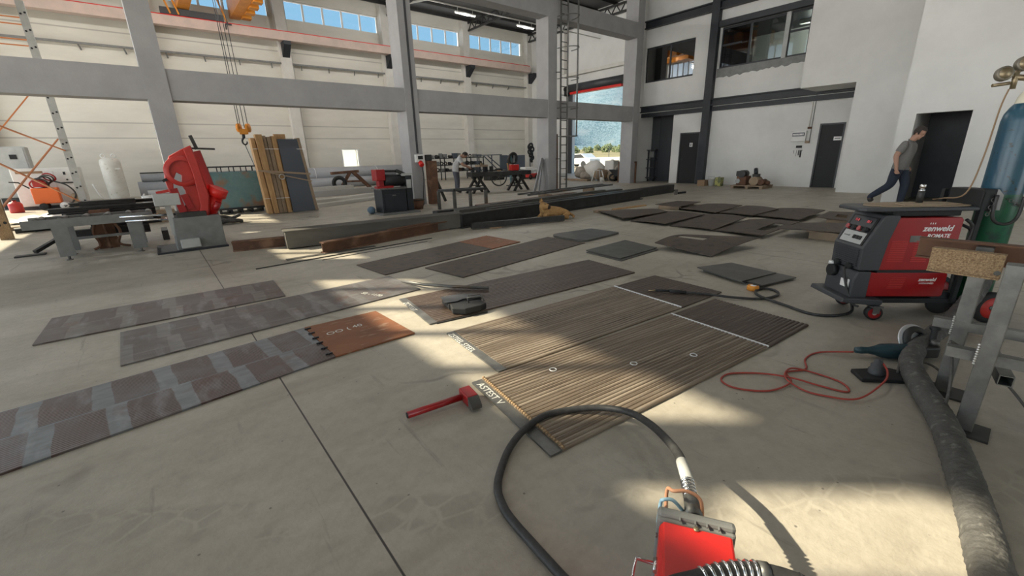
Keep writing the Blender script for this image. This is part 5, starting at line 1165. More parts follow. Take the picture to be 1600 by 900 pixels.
MB().lathe([(.001, 0), (.16, 0), (.17, .03), (.17, .28), (.12, .34), (.05, .36), (.05, .4), (.001, .4)], (-3.62, 21.4, 0), n=18).build('canister_body', 'saw_red', t); MB().cyl((-3.62, 21.4, .4), (-3.62, 21.4, .43), .06, 10).build('canister_cap', 'black', t)
t = thing('pressure_tank', 'white upright pressure tank with two lifting lugs and a pink foot', 'tank', (-1.03, 22.0, 0))
MB().lathe([(.001, .12), (.15, .13), (.27, .2), (.3, .3), (.3, 1.52), (.27, 1.62), (.15, 1.7), (.001, 1.72)], (-1.03, 22.0, 0), n=32).build('tank_shell', 'tank', t)
MB().lathe([(.28, 0), (.29, .02), (.29, .22), (.27, .22)], (-1.03, 22.0, 0), n=28).build('tank_foot', mat('pink_stained_paint', (.6, .25, .25), .7), t)
for x in (-1.17, -.88): MB().torus((x, 22.0, 1.76), .06, .02, (0, 1, 0), 16, 6).build('lifting_lug', 'white', t)
MB().box(-.92, -.78, 21.68, 21.71, 1.28, 1.32).build('label_plate', 'paper', t)
MB().tube([(-.75, 21.95, .2), (-.45, 21.9, .15), (-.3, 21.9, .35)], .03, 8, 4).build('pipe', 'white', t); MB().tube([(-1.3, 21.9, .25), (-1.5, 21.8, .3), (-1.65, 21.8, .8)], .03, 8, 4).build('pipe', 'white', t)
for i, (x0, x1, y, z, r) in enumerate(((-.45, 5.2, 24.2, .37, .37), (-.2, 4.6, 23.5, .2, .2), (-.3, 4.5, 24.15, .89, .16))):
    solo('duct_pipe', MB().cyl((x0, y, z), (x1, y, z), r, 26), ('pipe_grey', 'foil', 'pipe_grey')[i], ('fat grey duct lying behind the white tank', 'silver lagged pipe in front of the fat grey duct', 'thin grey duct on top of the fat one behind the band saw')[i], 'pipe')
solo('dark_bar', MB().bar((-.3, 24.1, 1.085), (.6, 24.1, 1.085), .05, .05), 'dark_steel', 'short dark bar lying on the grey duct behind the band saw', 'bar')
solo('paint_can', MB().lathe([(.001, 0), (.14, 0), (.15, .02), (.15, .34), (.14, .36), (.001, .36)], (-.12, 14.0, .3), n=20), 'white', 'white bucket behind the grey control box', 'bucket', kind=None)
solo('timber_block', MB().box(-.4, .3, 13.8, 14.2, 0, .3), 'wood_grey', 'timber stack under the white bucket', 'timber block')
# ------------------------------------------------------------------ roller table and stock in front
t = thing('roller_table', 'grey steel roller table on two flat legs beside the band saw', 'roller table', (-.75, 9.4, 0))
for y in (9.32, 9.9): MB().section((-1.6, y, .5), (-.1, y, .5), [(-.02, 0), (.02, 0), (.02, .13), (-.02, .13)]).build('side_rail', 'grey', t)
for i in range(6): MB().cyl((-1.45+.26*i, 9.32, .6), (-1.45+.26*i, 9.9, .6), .045, 14).build('roller', 'galv', t)
for x in (-1.22, -.36):
    for y in (9.32, 9.9):
        MB().box(x-.09, x+.09, y-.02, y+.0, .06, .5).box(x-.09, x-.075, y, y+.07, .06, .5).build('leg', 'grey', t)
        MB().cyl((x, y, .0), (x, y, .07), .018, 10).cyl((x, y, 0), (x, y, .012), .04, 12).build('levelling_foot', 'galv', t)
MB().bar((-1.22, 9.9, .25), (-.36, 9.9, .25), .04, .04).build('tie', 'grey', t)
g_ = 'dark bars stacked behind the roller table'
for i, (x0, x1, y, z, h) in enumerate(((-1.45, .1, 10.5, .62, .09), (-1.2, .3, 10.8, .71, .06), (-1.05, -.3, 10.6, .71, .09), (-1.25, -.2, 10.55, .18, .14), (-1.0, .0, 10.6, .33, .13), (-1.35, -.05, 10.9, .47, .15))):
    solo('stock_bar', MB().section((x0, y, z), (x1, y, z), [(-.09, 0), (.09, 0), (.09, .015), (-.07, .015), (-.07, h-.015), (.09, h-.015), (.09, h), (-.09, h)]), 'dark_steel', 'dark steel channel bar stacked behind the roller table', 'steel bar', g_)
t = thing('stock_stand', 'rust-brown upright post with bent straps holding the dark bars behind the roller table', 'stand', (-.85, 10.4, 0))
MB().section((-.8, 10.25, 0), (-.8, 10.25, .66), [(-.13, -.08), (.13, -.08), (.13, -.06), (.02, -.06), (.02, .06), (.13, .06), (.13, .08), (-.13, .08), (-.13, .06), (-.02, .06), (-.02, -.06), (-.13, -.06)], (0, 1, 0)).build('stand_post', 'rust', t)
for dx in (-.14, .02, .2): MB().tube([(-.8+dx*.4, 10.15, .55), (-.8+dx, 10.1, .3), (-.8+dx*.7, 10.12, .08), (-.8+dx*1.4, 10.1, .012)], .022, 6, 5).build('bent_strap', 'rust', t)
for x in (-1.3, .0): MB().box(x-.05, x+.05, 10.4, 11.0, 0, .18).build('bearer', 'dark_steel', t)
solo('scrap_bar', MB().bar((-1.75, 10.5, .03), (-1.35, 10.9, .25), .07, .05).bar((-1.95, 10.3, .012), (-1.6, 10.3, .012), .16, .02), 'dark_steel', 'dark bent scrap bar on the floor left of the roller table', 'bar')
solo('floor_pipe', MB().cyl((-2.55, 14.2, .07), (-2.0, 14.3, .07), .065, 16), 'black', 'short black roll on the floor at the left edge', 'roll')
solo('plank', MB().bar((-2.9, 15.1, .04), (-1.7, 15.3, .04), .2, .08), 'wood_grey', 'weathered plank on the floor under the white sheet', 'plank')
mb = MB(); random.seed(2); vs = []
for i in range(13):
    for j in range(7):
        vs.append((-3.1+.115*i, 16.6+.35*j, max(.004, .05+.13*mnoise.noise((i*.5, j*.7, 2))+.03*math.sin(i*1.7+j))))
mb.add(vs, [(i*7+j, (i+1)*7+j, (i+1)*7+j+1, i*7+j+1) for i in range(12) for j in range(6)], True)
solo('dust_sheet', mb, 'dust_white', 'crumpled white sheet on the sunlit floor at the left', 'sheet')
# ------------------------------------------------------------------ band saw
t = thing('band_saw', 'large red band saw with a tilted C-shaped bow on a grey base', 'band saw', (.35, 8.95, 0))
P_ = [(-.02, 0), (.8, 0), (.78, .55), (.16, .55)]
rotp = lambda y0, y1: Matrix(((1, 0, 0, 0), (0, 0, y1-y0, y0), (0, 1, 0, 0), (0, 0, 0, 1)))
MB().prism([(.1, .02), (.78, .02), (.78, .54), (.14, .54)], 0, 1, rotp(8.72, 9.5)).build('saw_base', 'grey', t, .01)
MB().box(-.16, .8, 8.66, 9.55, 0, .03).build('base_plate', 'black_steel', t)
MB().box(.16, .42, 8.62, 8.72, .06, .2).build('coolant_box', 'light_grey', t, .01)
MB().prism([(.479, 1.601), (.609, 1.659), (.655, 1.43), (.687, 1.07), (.708, .857), (.632, .434), (.431, .16), (.26, .16), (.215, .407), (.28, .632), (.369, .748), (.40, .95), (.37, 1.05), (.4, 1.2), (.34, 1.25), (.27, 1.1), (.25, .95), (.19, .93), (.17, 1.12), (.2, 1.28), (.3, 1.5)], 0, 1, rotp(8.86, 9.0)).build('saw_bow', 'saw_red', t, .012)
MB().prism([(.5, 1.59), (.6, 1.64), (.64, 1.43), (.67, 1.07), (.69, .86), (.61, .44), (.5, .3), (.44, .42), (.55, .7), (.55, 1.2)], 0, 1, rotp(8.8, 8.86)).build('bow_cover', 'saw_red', t, .01)
MB().lathe([(.17, 0), (.24, 0), (.24, .05), (.17, .05)], (.42, 8.86, 1.26), (0, -1, 0), 26).build('wheel_cover', 'saw_red', t)
MB().lathe([(.14, 0), (.2, 0), (.2, .05), (.14, .05)], (.43, 8.86, .42), (0, -1, 0), 26).build('wheel_cover', 'saw_red', t)
MB().bar((.25, 8.84, 1.0), (.3, 8.84, .62), .07, .1).bar((.36, 8.84, .9), (.42, 8.84, .66), .06, .09).build('blade_guide', 'red', t)
MB().bar((.2, 8.83, 1.15), (.14, 8.83, 1.12), .04, .04).bar((.19, 8.83, .8), (.1, 8.83, .78), .04, .04).build('guide_knob', 'black', t)
MB().prism([(.6, 1.557), (.745, 1.586), (.83, 1.0), (.83, .6), (.68, .6)], 0, 1, rotp(9.1, 9.25)).build('rear_arm', 'red', t, .01)
MB().cyl((.62, 9.05, .46), (.82, 8.95, .86), .1, 20).cyl((.81, 8.955, .84), (.87, 8.925, .96), .14, 22).build('motor', 'bright_red', t)
MB().cyl((.74, 8.8, .62), (.8, 8.76, .74), .05, 12).build('terminal_box', 'red', t)
MB().bar((.58, 9.1, 1.62), (.95, 9.05, 1.6), .03, .03).bar((.7, 9.1, 1.6), (.65, 9.1, 1.82), .07, .05).build('tension_handle', 'dark_steel', t)
MB().box(-.04, .3, 8.8, 9.1, .74, .93).build('control_box', 'light_grey', t, .012)
MB().bar((.12, 8.95, .74), (.13, 8.9, .26), .08, .08).bar((.13, 8.9, .26), (.3, 9.0, .24), .06, .06).build('control_post', 'light_grey', t)
MB().bar((.02, 8.95, .94), (.2, 8.95, .97), .05, .04).build('hand_tool', 'saw_red', t)
MB().cyl((-.5, 9.1, .6), (.2, 9.05, .58), .02, 10).cyl((-.45, 9.2, .52), (.2, 9.15, .5), .02, 10).build('stop_rod', 'chrome', t)
MB().prism([(.2, 8.74), (.6, 8.74), (.6, 9.2), (.2, 9.2)], .5, .62).build('vise_bed', 'dark_steel', t, .01)
solo('rope_pile', MB().torus((1.28, 12.1, .05), .2, .045, (.1, .2, 1)).torus((1.2, 12.0, .12), .16, .04, (.3, -.2, 1)).torus((1.35, 12.15, .13), .13, .035, (-.4, .1, 1)), 'sheath', 'pile of grey rope on the floor between band saw and blue bin', 'rope')
# ------------------------------------------------------------------ blue bin and leaning boards
t = thing('mesh_bin', 'faded blue sheet-sided bin in a dark tube frame, behind the band saw', 'bin', (1.8, 14.8, 0))
MB().box(1.25, 2.43, 14.42, 14.45, .16, 1.14).build('side_sheet', 'cage_blue', t); MB().box(1.25, 1.28, 14.45, 15.3, .16, 1.14).build('side_sheet', 'cage_blue', t); MB().box(2.4, 2.43, 14.45, 15.3, .16, 1.14).build('side_sheet', 'cage_blue', t); MB().box(1.25, 2.43, 15.3, 15.33, .16, 1.14).build('side_sheet', 'cage_blue', t)
for x in (1.24, 2.44):
    for y in (14.4, 15.34): MB().cyl((x, y, 0), (x, y, 1.28), .02, 8).build('frame_post', 'black_steel', t)
for y in (14.4, 15.34):
    f_ = MB().bar((1.24, y, 1.28), (2.44, y, 1.28), .035, .035)
    for i in range(1, 4): f_.bar((1.24+.3*i, y, 1.14), (1.24+.3*i, y, 1.28), .025, .025)
    f_.build('top_rail', 'black_steel', t)
    MB().bar((1.24, y, .14), (2.44, y, .14), .05, .05).build('bottom_rail', 'black_steel', t)
for i in range(5): MB().box(1.3+.26*i, 1.36+.26*i, 14.45, 15.3, .0, .12).build('foot_bar', 'black_steel', t)
lean = lambda x0, x1, z0, z1, y0, y1, th: [Vector(v) for v in ((x0[0], y0, z0), (x0[1], y0, z0), (x1[1], y1, z1), (x1[0], y1, z1), (x0[0], y0+th, z0), (x0[1], y0+th, z0), (x1[1], y1+th, z1), (x1[0], y1+th, z1))]
HEX = [(0, 1, 2, 3), (7, 6, 5, 4), (0, 4, 5, 1), (1, 5, 6, 2), (2, 6, 7, 3), (3, 7, 4, 0)]
for i, (x0, x1, z1, th, y, lab, m) in enumerate((
        ((2.3, 2.42), (2.27, 2.36), 2.0, .3, 13.3, 'thin pale board at the left end of the leaning timber', 'wood'),
        ((2.44, 2.56), (2.38, 2.55), 2.09, .2, 13.25, 'wide pale beam second from the left in the leaning timber', 'wood'),
        ((2.58, 2.68), (2.56, 2.64), 2.06, .3, 13.3, 'dark-edged beam third from the left in the leaning timber', 'wood_grey'),
        ((2.69, 2.78), (2.66, 2.76), 2.03, .25, 13.3, 'narrow brown beam fourth from the left in the leaning timber', 'wood_grey'),
        ((2.79, 2.89), (2.77, 2.88), 2.05, .25, 13.25, 'pale beam left of the blue-grey panel', 'wood'))):
    solo('leaning_board', MB().add(lean(x0, x1, .012, z1, y, y+.35, th), HEX), m, lab, 'board', 'boards leaning behind the blue bin', .004)
t = thing('framed_panel', 'large blue-grey panel with a brown timber edge leaning on the boards', 'panel', (3.1, 13.4, 0))
MB().add(lean((2.91, 3.5), (2.9, 3.4), .012, 1.97, 13.2, 13.55, .05), HEX).build('panel_face', 'panel_blue', t); MB().add(lean((3.5, 3.58), (3.4, 3.47), .012, 2.0, 13.2, 13.55, .3), HEX).build('timber_edge', 'wood_grey', t)
solo('leaning_board', MB().add(lean((2.92, 3.2), (2.91, 3.2), .012, 2.12, 13.55, 13.95, .1), HEX), 'wood', 'tall pale board standing behind the blue-grey panel', 'board', 'boards leaning behind the blue bin')
t = thing('load_strap', 'brown ratchet strap round the leaning boards', 'strap', (2.9, 13.3, .9))
MB().bar((2.26, 13.38, 1.16), (3.56, 13.36, 1.02), .01, .05, (0, 0, 1)).bar((2.45, 13.36, 1.12), (3.56, 13.33, .82), .01, .03).build('webbing', 'ratchet', t); MB().torus((2.8, 13.31, .98), .07, .014, (.2, 1, .3), 16, 6).build('ratchet_loop', 'aluminium', t)
for z, lab in ((1.72, 'upper'), (.42, 'lower')): solo('white_band', MB().bar((2.28, 13.28+z*.17, z), (3.55, 13.2+z*.17, z-.02), .006, .012), 'paper', lab+' thin white band round the leaning boards', 'band')
# white profiles and ducts behind
for i, (a, b, h, m, lab) in enumerate((((3.7, 14.0), (6.3, 15.2), .1, 'dust_white', 'long white profile on the floor, nearest behind the black drill cabinet'), ((3.9, 15.0), (7.3, 16.6), .14, 'dust_white', 'long white profile second from the front on the back floor'), ((4.6, 18.2), (7.6, 18.6), .22, 'foil', 'pale metal profile in the middle of the floor stack'), ((4.8, 19.6), (7.0, 19.9), .3, 'white', 'white profile furthest back in the floor stack'))):
    solo('white_profile', MB().section((*a, 0), (*b, 0), [(-.15, 0), (.15, 0), (.15, h), (.1, h), (.1, .03), (-.1, .03), (-.1, h), (-.15, h)]), m, lab, 'profile')
for i, (x0, x1, y, z, r, m, lab) in enumerate(((5.9, 12.2, 24.1, .72, .33, 'pipe_grey', 'fat grey duct, upper of the pair under the small window'), (5.9, 12.0, 23.75, .27, .26, 'pipe_grey', 'grey duct, lower of the pair under the small window'))):
    o_ = solo('duct_pipe', MB().cyl((x0, y, z), (x1, y, z), r, 28), m, lab, 'pipe')
    if i == 0: duct_ = o_
for x in (6.6, 9.9): MB().torus((x, 24.1, .72), .332, .012, (1, 0, 0), 28, 5).build('white_band', 'paper', duct_, off=duct_.location)
t = thing('a_frame_stand', 'rust-brown A-shaped stand in front of the grey ducts', 'stand', (7.7, 21.3, 0))
MB().bar((6.9, 21.3, .02), (7.5, 21.3, .85), .14, .12).build('leg', 'rust', t); MB().bar((8.4, 21.3, .02), (7.6, 21.3, .85), .2, .14).build('leg', 'rust', t); MB().bar((6.6, 21.35, .8), (7.9, 21.35, .85), .2, .12).build('top_bar', 'rust', t); MB().bar((7.2, 21.25, .4), (8.0, 21.25, .38), .08, .08).build('cross_bar', 'rust', t)
t = thing('cable_drum', 'black hoop hung on the end of the rust-brown stand', 'drum', (6.8, 21.1, 0)); MB().torus((6.85, 21.1, .35), .25, .09, (.3, 1, 0), 20, 8).build('drum_ring', 'black', t)
solo('dark_roll', MB().lathe([(.03, -.1), (.22, -.1), (.25, 0), (.22, .1), (.03, .1)], (6.4, 25.3, 1.3), (1, .3, 0), 18).cyl((6.4, 25.3, 0), (6.4, 25.3, 1.2), .03, 8), 'rust', 'dark rusty reel on a post behind the leaning panel', 'reel')
# ------------------------------------------------------------------ power drive cabinet by the column
t = thing('drill_cabinet', 'black machine cabinet with a red head and motor, in front of the middle column', 'machine', (4.85, 10.8, 0))
MB().box(4.3, 5.35, 10.3, 11.1, 0, .035).build('base_plate', 'grey', t)
MB().box(4.43, 5.1, 10.55, 11.05, .035, .62).build('cabinet', 'black_steel', t, .01)
MB().box(4.5, 5.0, 10.535, 10.55, .1, .5).build('cabinet_door', 'black_steel', t); MB().box(4.7, 4.8, 10.525, 10.535, .45, .48).build('badge', 'galv', t)
MB().box(5.14, 5.32, 10.6, 10.95, .035, .95).build('column_case', 'black_steel', t, .01); MB().box(5.16, 5.28, 10.58, 10.6, .62, .84).build('column_plate', 'light_grey', t)
MB().box(4.38, 5.12, 10.5, 11.08, .62, .66).build('bench_top', 'galv', t); MB().box(4.32, 4.75, 10.5, 10.7, .66, .71).build('slide', 'red', t)
MB().box(4.36, 4.6, 10.6, 10.9, .84, 1.12).build('head', 'red', t, .015); MB().box(4.44, 4.56, 10.65, 10.85, .66, .84).build('head_neck', 'red', t)
MB().cyl((4.6, 10.75, .84), (5.15, 10.75, .82), .15, 20).build('motor', 'black', t); MB().cyl((4.6, 10.72, 1.07), (5.0, 10.72, 1.06), .03, 10).bar((4.95, 10.7, 1.07), (5.2, 10.7, .95), .1, .08).build('feed_arm', 'dark_steel', t)
MB().box(5.06, 5.34, 10.6, 10.95, .93, 1.0).build('column_cap', 'light_grey', t, .01)
solo('blue_bag', MB().sphere((4.27, 10.95, .1), .14, 12, 8, (.7, 1, .7)), 'blue_plastic', 'small blue bag beside the black machine cabinet', 'bag')
t = thing('wire_basket', 'small dark bin on the floor between the black cabinet and the column', 'bin', (5.62, 10.9, 0)); MB().lathe([(.001, 0), (.13, 0), (.18, .26), (.165, .26), (.12, .02), (.001, .02)], (5.62, 10.95, 0), n=16).build('basket_body', 'rust', t); MB().torus((5.62, 10.95, .26), .18, .014).build('basket_rim', 'dark_steel', t)
t = thing('socket_box', 'white socket box with a red outlet on the middle column, trailing a cable', 'socket box', (6.3, 11.95, 1.15))
MB().box(6.16, 6.44, 11.86, 11.98, 1.25, 1.47).build('box', 'white', t, .01); MB().box(6.22, 6.38, 11.85, 11.86, 1.33, 1.43).build('breaker_window', 'black', t); MB().cyl((6.3, 11.9, 1.25), (6.3, 11.8, 1.16), .07, 16).build('red_outlet', 'bright_red', t); MB().tube([(6.32, 11.86, 1.2), (6.34, 11.83, .8), (6.26, 11.8, .3), (6.2, 11.7, .03), (6.0, 11.5, .02)], .012, 6, 5).build('cable', 'black', t)
t = thing('rusty_column', 'dark rusty steel section standing right of the middle column', 'steel section', (6.7, 11.85, 0))
MB().box(6.5, 6.78, 11.75, 11.97, 0, 1.28).build('section', 'rust', t, .01); MB().box(6.48, 6.66, 11.8, 11.95, 1.28, 1.46).build('top_block', 'dark_steel', t, .02); MB().bar((6.78, 11.85, .7), (7.05, 11.85, .05), .08, .06).build('strut', 'dark_steel', t)
t = thing('low_stand', 'low dark steel stand on four legs in front of the beam pile', 'stand', (6.5, 10.2, 0))
for x, y in ((5.95, 10.35), (6.2, 9.95), (6.85, 10.15), (7.1, 9.75)): MB().bar((x, y, 0), (x, y, .48), .07, .07).build('leg', 'steel', t)
MB().bar((5.95, 10.35, .51), (6.85, 10.15, .51), .08, .06).bar((6.2, 9.95, .51), (7.1, 9.75, .51), .08, .06).bar((5.95, 10.35, .51), (6.2, 9.95, .51), .08, .06).bar((6.85, 10.15, .51), (7.1, 9.75, .51), .08, .06).build('top_frame', 'dark_steel', t)
# ------------------------------------------------------------------ workbench area
t = thing('workbench', 'long dark workbench on crossed trestle legs, the worker leaning over it', 'workbench', (10.8, 13.9, 0))
MB().section((9.55, 14.15, .62), (12.05, 13.55, .62), [(-.3, 0), (.3, 0), (.3, .17), (-.3, .17)]).build('top', 'dark_steel', t, .01)
for x, y in ((9.85, 14.05), (11.6, 13.65)):
    for dx in (-.38, .38):
        for dy in (-.22, .22): MB().bar((x+dx, y+dy, 0), (x-dx*.25, y+dy*.9, .62), .09, .07).build('leg', 'dark_steel', t)
    MB().bar((x-.22, y-.22, .28), (x+.22, y-.22, .28), .05, .04).bar((x-.22, y+.22, .28), (x+.22, y+.22, .28), .05, .04).build('leg_tie', 'dark_steel', t)
t = thing('bench_vise', 'dark open box fixture on the workbench in front of the worker', 'fixture', (10.0, 14.0, .79))
MB().box(9.85, 10.25, 13.85, 14.15, .98, 1.06).build('fixture_top', 'wood_grey', t); 
for x in (9.88, 10.22): MB().box(x-.03, x+.03, 13.87, 14.13, .79, .98).build('fixture_leg', 'black_steel', t)
MB().cyl((10.05, 14, 1.06), (10.05, 14, 1.13), .05, 10).build('clamp', 'brass', t)
t = thing('bench_machine', 'small bright red machine at the far end of the workbench', 'machine', (11.35, 13.75, .79)); MB().prism([(11.25, 13.6), (11.6, 13.55), (11.62, 13.8), (11.3, 13.85)], .79, 1.02).build('machine_body', 'bright_red', t, .02); MB().bar((11.2, 13.75, .8), (11.15, 13.75, 1.08), .05, .04).build('pale_lever', 'wood', t)
random.seed(4)
for i, (x, y, lab, m) in enumerate(((9.7, 14.1, 'small dark clamp at the near end of the workbench', 'black_steel'), (10.5, 13.95, 'short upright dark pin on the workbench', 'dark_steel'), (10.8, 13.85, 'flat pale scrap lying mid-way on the workbench', 'wood'), (11.05, 13.8, 'grey scrap beside the red machine on the workbench', 'galv'))):
    h = (.08, .2, .03, .05)[i]; solo('bench_scrap', MB().box(x-.08, x+.05, y-.05, y+.05, .79, .79+h), m, lab, 'scrap', None, .006)
t = thing('spoked_wheel', 'thin dark wheel standing behind the workbench', 'wheel', (12.6, 16.2, 0)); MB().torus((12.6, 16.2, .42), .38, .03, (.3, 1, 0), 30, 6).build('rim', 'dark_steel', t)
for k in range(5): a = k*1.256; MB().bar((12.6, 16.2, .42), (12.6+.36*math.cos(a)*.95, 16.2-.3*.36*math.cos(a), .42+.36*math.sin(a)), .015, .015).build('spoke', 'galv', t)
# shelving against the back wall
t = thing('shelf_rack', 'long dark shelf rack crowded with small parts behind the worker', 'shelf', (15.5, 24.3, 0))
for x in (13.4, 14.4, 15.4, 16.4, 17.4):
    for y in (24.0, 24.5): MB().box(x-.025, x+.025, y-.025, y+.025, 0, 1.4).build('post', 'dark_steel', t)
for z in (.5, .88, 1.3): MB().box(13.35, 17.45, 23.97, 24.53, z, z+.04).build('shelf_board', 'dark_steel', t)
random.seed(21); n_ = 0
kinds = [('part_box', 'grey box of parts', 'box'), ('machine_part', 'dark machine part', 'part'), ('coil', 'black coil of wire', 'coil')]
protos = {}
for z, lv in ((1.34, 'top'), (.92, 'middle'), (.54, 'bottom')):
    x = 13.5
    while x < 17.3:
        k = random.randrange(3); w = random.uniform(.14, .32); h = random.uniform(.1, .3 if z > 1 else .22); y = 24.2
        if k == 0: mb = MB().box(x, x+w, y-.12, y+.12, z, z+h).box(x+.02, x+w-.02, y-.13, y-.12, z+h*.3, z+h*.7)
        elif k == 1: mb = MB().cyl((x+.02, y, z+.09), (x+w, y, z+.09), .09, 12).box(x+w*.3, x+w*.6, y-.08, y+.08, z, z+h)
        else: mb = MB().torus((x+w/2, y, z+.1), .09, .03, (.2, 1, .2), 16, 6).box(x+w*.2, x+w*.8, y-.06, y+.06, z, z+.03)
        nm, lb, ct = kinds[k]
        solo(nm, mb, ('grey', 'dark_steel', 'black')[k] if random.random() > .2 else ('panel_blue', 'rust', 'light_grey')[k], lb+' on the '+lv+' board of the shelf rack behind the worker', ct, 'parts on the %s board of the shelf rack' % lv)
        x += w+random.uniform(.03, .14)
t = thing('tube_frame', 'blue-grey tube frame with diagonal struts behind the workbench', 'frame', (16.8, 22.2, 0))
for x in (15.5, 16.6, 17.3): MB().bar((x, 22, 0), (x, 22, 1.45), .05, .05).build('post', 'panel_blue', t)
MB().bar((15.4, 22, 1.45), (17.4, 22, 1.45), .05, .05).build('top_rail', 'panel_blue', t)
for a, b in (((16.0, 1.4), (17.3, .35)), ((16.3, 1.4), (17.3, .7)), ((15.5, .9), (16.1, .1))): MB().bar((a[0], 22, a[1]), (b[0], 22, b[1]), .05, .05).build('strut', 'panel_blue', t)
for i, (x0, x1, h) in enumerate(((17.5, 18.1, 1.42), (18.15, 18.9, 1.4), (18.95, 19.7, 1.4))):
    solo('blue_board', MB().box(x0, x1, 22.3+.05*i, 22.36+.05*i, 0, h).box(x0+.05, x1-.05, 22.28+.05*i, 22.3+.05*i, .1, h-.1), 'panel_blue', 'dark blue panel standing %s behind the red bench machine' % ('on the left', 'in the middle', 'on the right')[i], 'panel')
t = thing('hose_stand', 'black hoses hung over a pale post behind the red bench machine', 'hose stand', (13.35, 15.9, 0))
MB().cyl((13.3, 15.9, 0), (13.3, 15.9, 1.4), .045, 10).build('post', 'foil', t); MB().cyl((13.1, 15.9, 0), (13.1, 15.9, 1.35), .06, 10).build('post', 'cage_blue', t); MB().box(12.95, 13.5, 15.7, 16.1, 0, .04).build('foot', 'dark_steel', t)
for k in range(6): MB().torus((13.2+.03*math.sin(k*3), 15.85+.03*k, 1.25-.02*k), .24-.015*k, .045, (.25*math.sin(k*2), 1, .15*math.cos(k)), 20, 6).build('hose_loop', 'hose', t)
for i, (x, y, z0, sx, sy, h, m, lab) in enumerate(((18.0, 20.3, .55, .7, .5, .13, 'dust_white', 'white package, topmost of the pile left of the right column'), (18.2, 20.1, .41, .9, .5, .14, 'white', 'long white package in the middle of the pile left of the right column'), (18.5, 19.9, .25, .9, .6, .16, 'foil', 'silver package low in the pile left of the right column'), (17.8, 20.2, 0, 1.6, .7, .25, 'dark_grey', 'dark crate under the white packages'), (16.6, 20.0, 0, .9, .5, .16, 'light_grey', 'low pale box left of the white packages'), (16.0, 21.0, .0, 1.2, .6, .6, 'dark_steel', 'dark machine block beside the white packages'))):
    solo('package', MB().box(x-sx/2, x+sx/2, y-sy/2, y+sy/2, z0, z0+h), m, lab, 'package', None, .03)
t = thing('red_cart', 'small red cart with black wheels beside the white packages', 'cart', (17.3, 19.3, 0)); MB().box(17.15, 17.8, 19.1, 19.5, .12, .34).build('cart_body', 'saw_red', t, .02)
for x in (17.2, 17.7): MB().torus((x, 19.08, .14), .1, .04, (0, 1, 0), 16, 6).build('wheel', 'black', t)
t = thing('wall_hoses', 'dark hoses hung on a post by the back wall, left of the right column', 'hose', (22.1, 24.6, 0))
MB().cyl((22.15, 24.6, 0), (22.15, 24.6, 2.2), .05, 10).build('post', 'grey', t)
for k in range(6): MB().torus((22.1+.1*math.sin(k*2), 24.5-.03*k, 2.0-.2*k), .2-.02*k, .07, (.4*math.sin(k), 1, .4*math.cos(k*2)), 18, 6).build('hose_loop', 'black', t)
# grey plates leaning on the right column
for i, (xb, xt, y, w, h) in enumerate(((10.95, 11.42, 12.1, .45, 1.25), (11.35, 11.62, 12.25, .35, 1.2))):
    solo('leaning_plate', MB().add([Vector(v) for v in ((xb, y-.1, 0), (xb+w*.5, y+.02, 0), (xt+w*.42, y+.05, h), (xt, y-.05, h), (xb, y-.06, 0), (xb+w*.5, y+.06, 0), (xt+w*.42, y+.09, h), (xt, y-.01, h))], HEX), 'pipe_grey', ('wider grey plate leaning on the right column', 'narrower grey plate leaning close to the right column')[i], 'plate')
# caged ladder on the right column
t = thing('caged_ladder', 'tall steel ladder with safety hoops beside the right column', 'ladder', (12.4, 11.85, 0))
for x in (12.22, 12.57): MB().bar((x, 11.85, 0), (x, 11.85, 9.6), .05, .04).build('stile', 'galv', t)
for i in range(32): MB().cyl((12.22, 11.85, .25+.29*i), (12.57, 11.85, .25+.29*i), .014, 6).build('rung', 'dark_steel', t)
CP = lambda a: (12.4+.36*math.cos(a), 11.85-.62*math.sin(a))
for i in range(8):
    z = 2.0+.98*i; MB().tube([(*CP(PI*k/10), z) for k in range(10, -1, -1)], .016, 6).build('hoop', 'galv', t)
for a in (.75, 1.57, 2.4): MB().bar((*CP(a), 2.0), (*CP(a), 8.9), .03, .012).build('cage_strip', 'galv', t)
for z in (1.2, 4.2, 7.2): MB().bar((12.22, 11.87, z), (12.1, 11.985, z), .03, .03).build('wall_bracket', 'dark_steel', t)
solo('red_post', MB().box(12.24, 12.34, 12.1, 12.25, 0, 2.1), 'rust', 'red-brown flat post between the right column and the ladder', 'post')
# ------------------------------------------------------------------ at the gate
random.seed(31)
def lump(x, y, r, sz, seed, nm, lab, m='rubble', cat='stone', group=None):
    mb = MB().sphere((0, 0, 0), r, 12, 8); random.seed(seed)
    mb.v = [tuple(Vector(v)*(1+.35*mnoise.noise((v[0]*3/r*.6+seed, v[1]*3/r*.6, v[2]*3/r*.6)))) for v in mb.v]
    zz = min(v[2] for v in mb.v)*sz; mb.v = [(x+v[0], y+v[1], v[2]*sz-zz) for v in mb.v]
    return solo(nm, mb, m, lab, cat, group)
lump(18.4, 15.3, .55, .85, 3, 'rubble_lump', 'large pale lump in the rubble pile by the gate', 'dust_white', 'rubble')
lump(18.3, 16.1, .4, .8, 4, 'rubble_lump', 'grey-brown lump at the left of the rubble pile by the gate', 'rubble', 'rubble')
lump(18.0, 15.6, .3, .7, 5, 'rubble_lump', 'small brown lump at the front of the rubble pile by the gate', 'rubble', 'rubble')
lump(18.2, 14.7, .42, .7, 6, 'rubble_lump', 'brown sack-like lump in the middle of the rubble pile by the gate', 'wood_grey', 'rubble')
lump(18.9, 13.7, .5, .9, 8, 'rubble_lump', 'broad lump at the right of the rubble pile by the gate', 'rubble', 'rubble')
lump(18.2, 13.9, .3, .7, 9, 'rubble_lump', 'low brown lump beside the wheelbarrow', 'wood_grey', 'rubble')
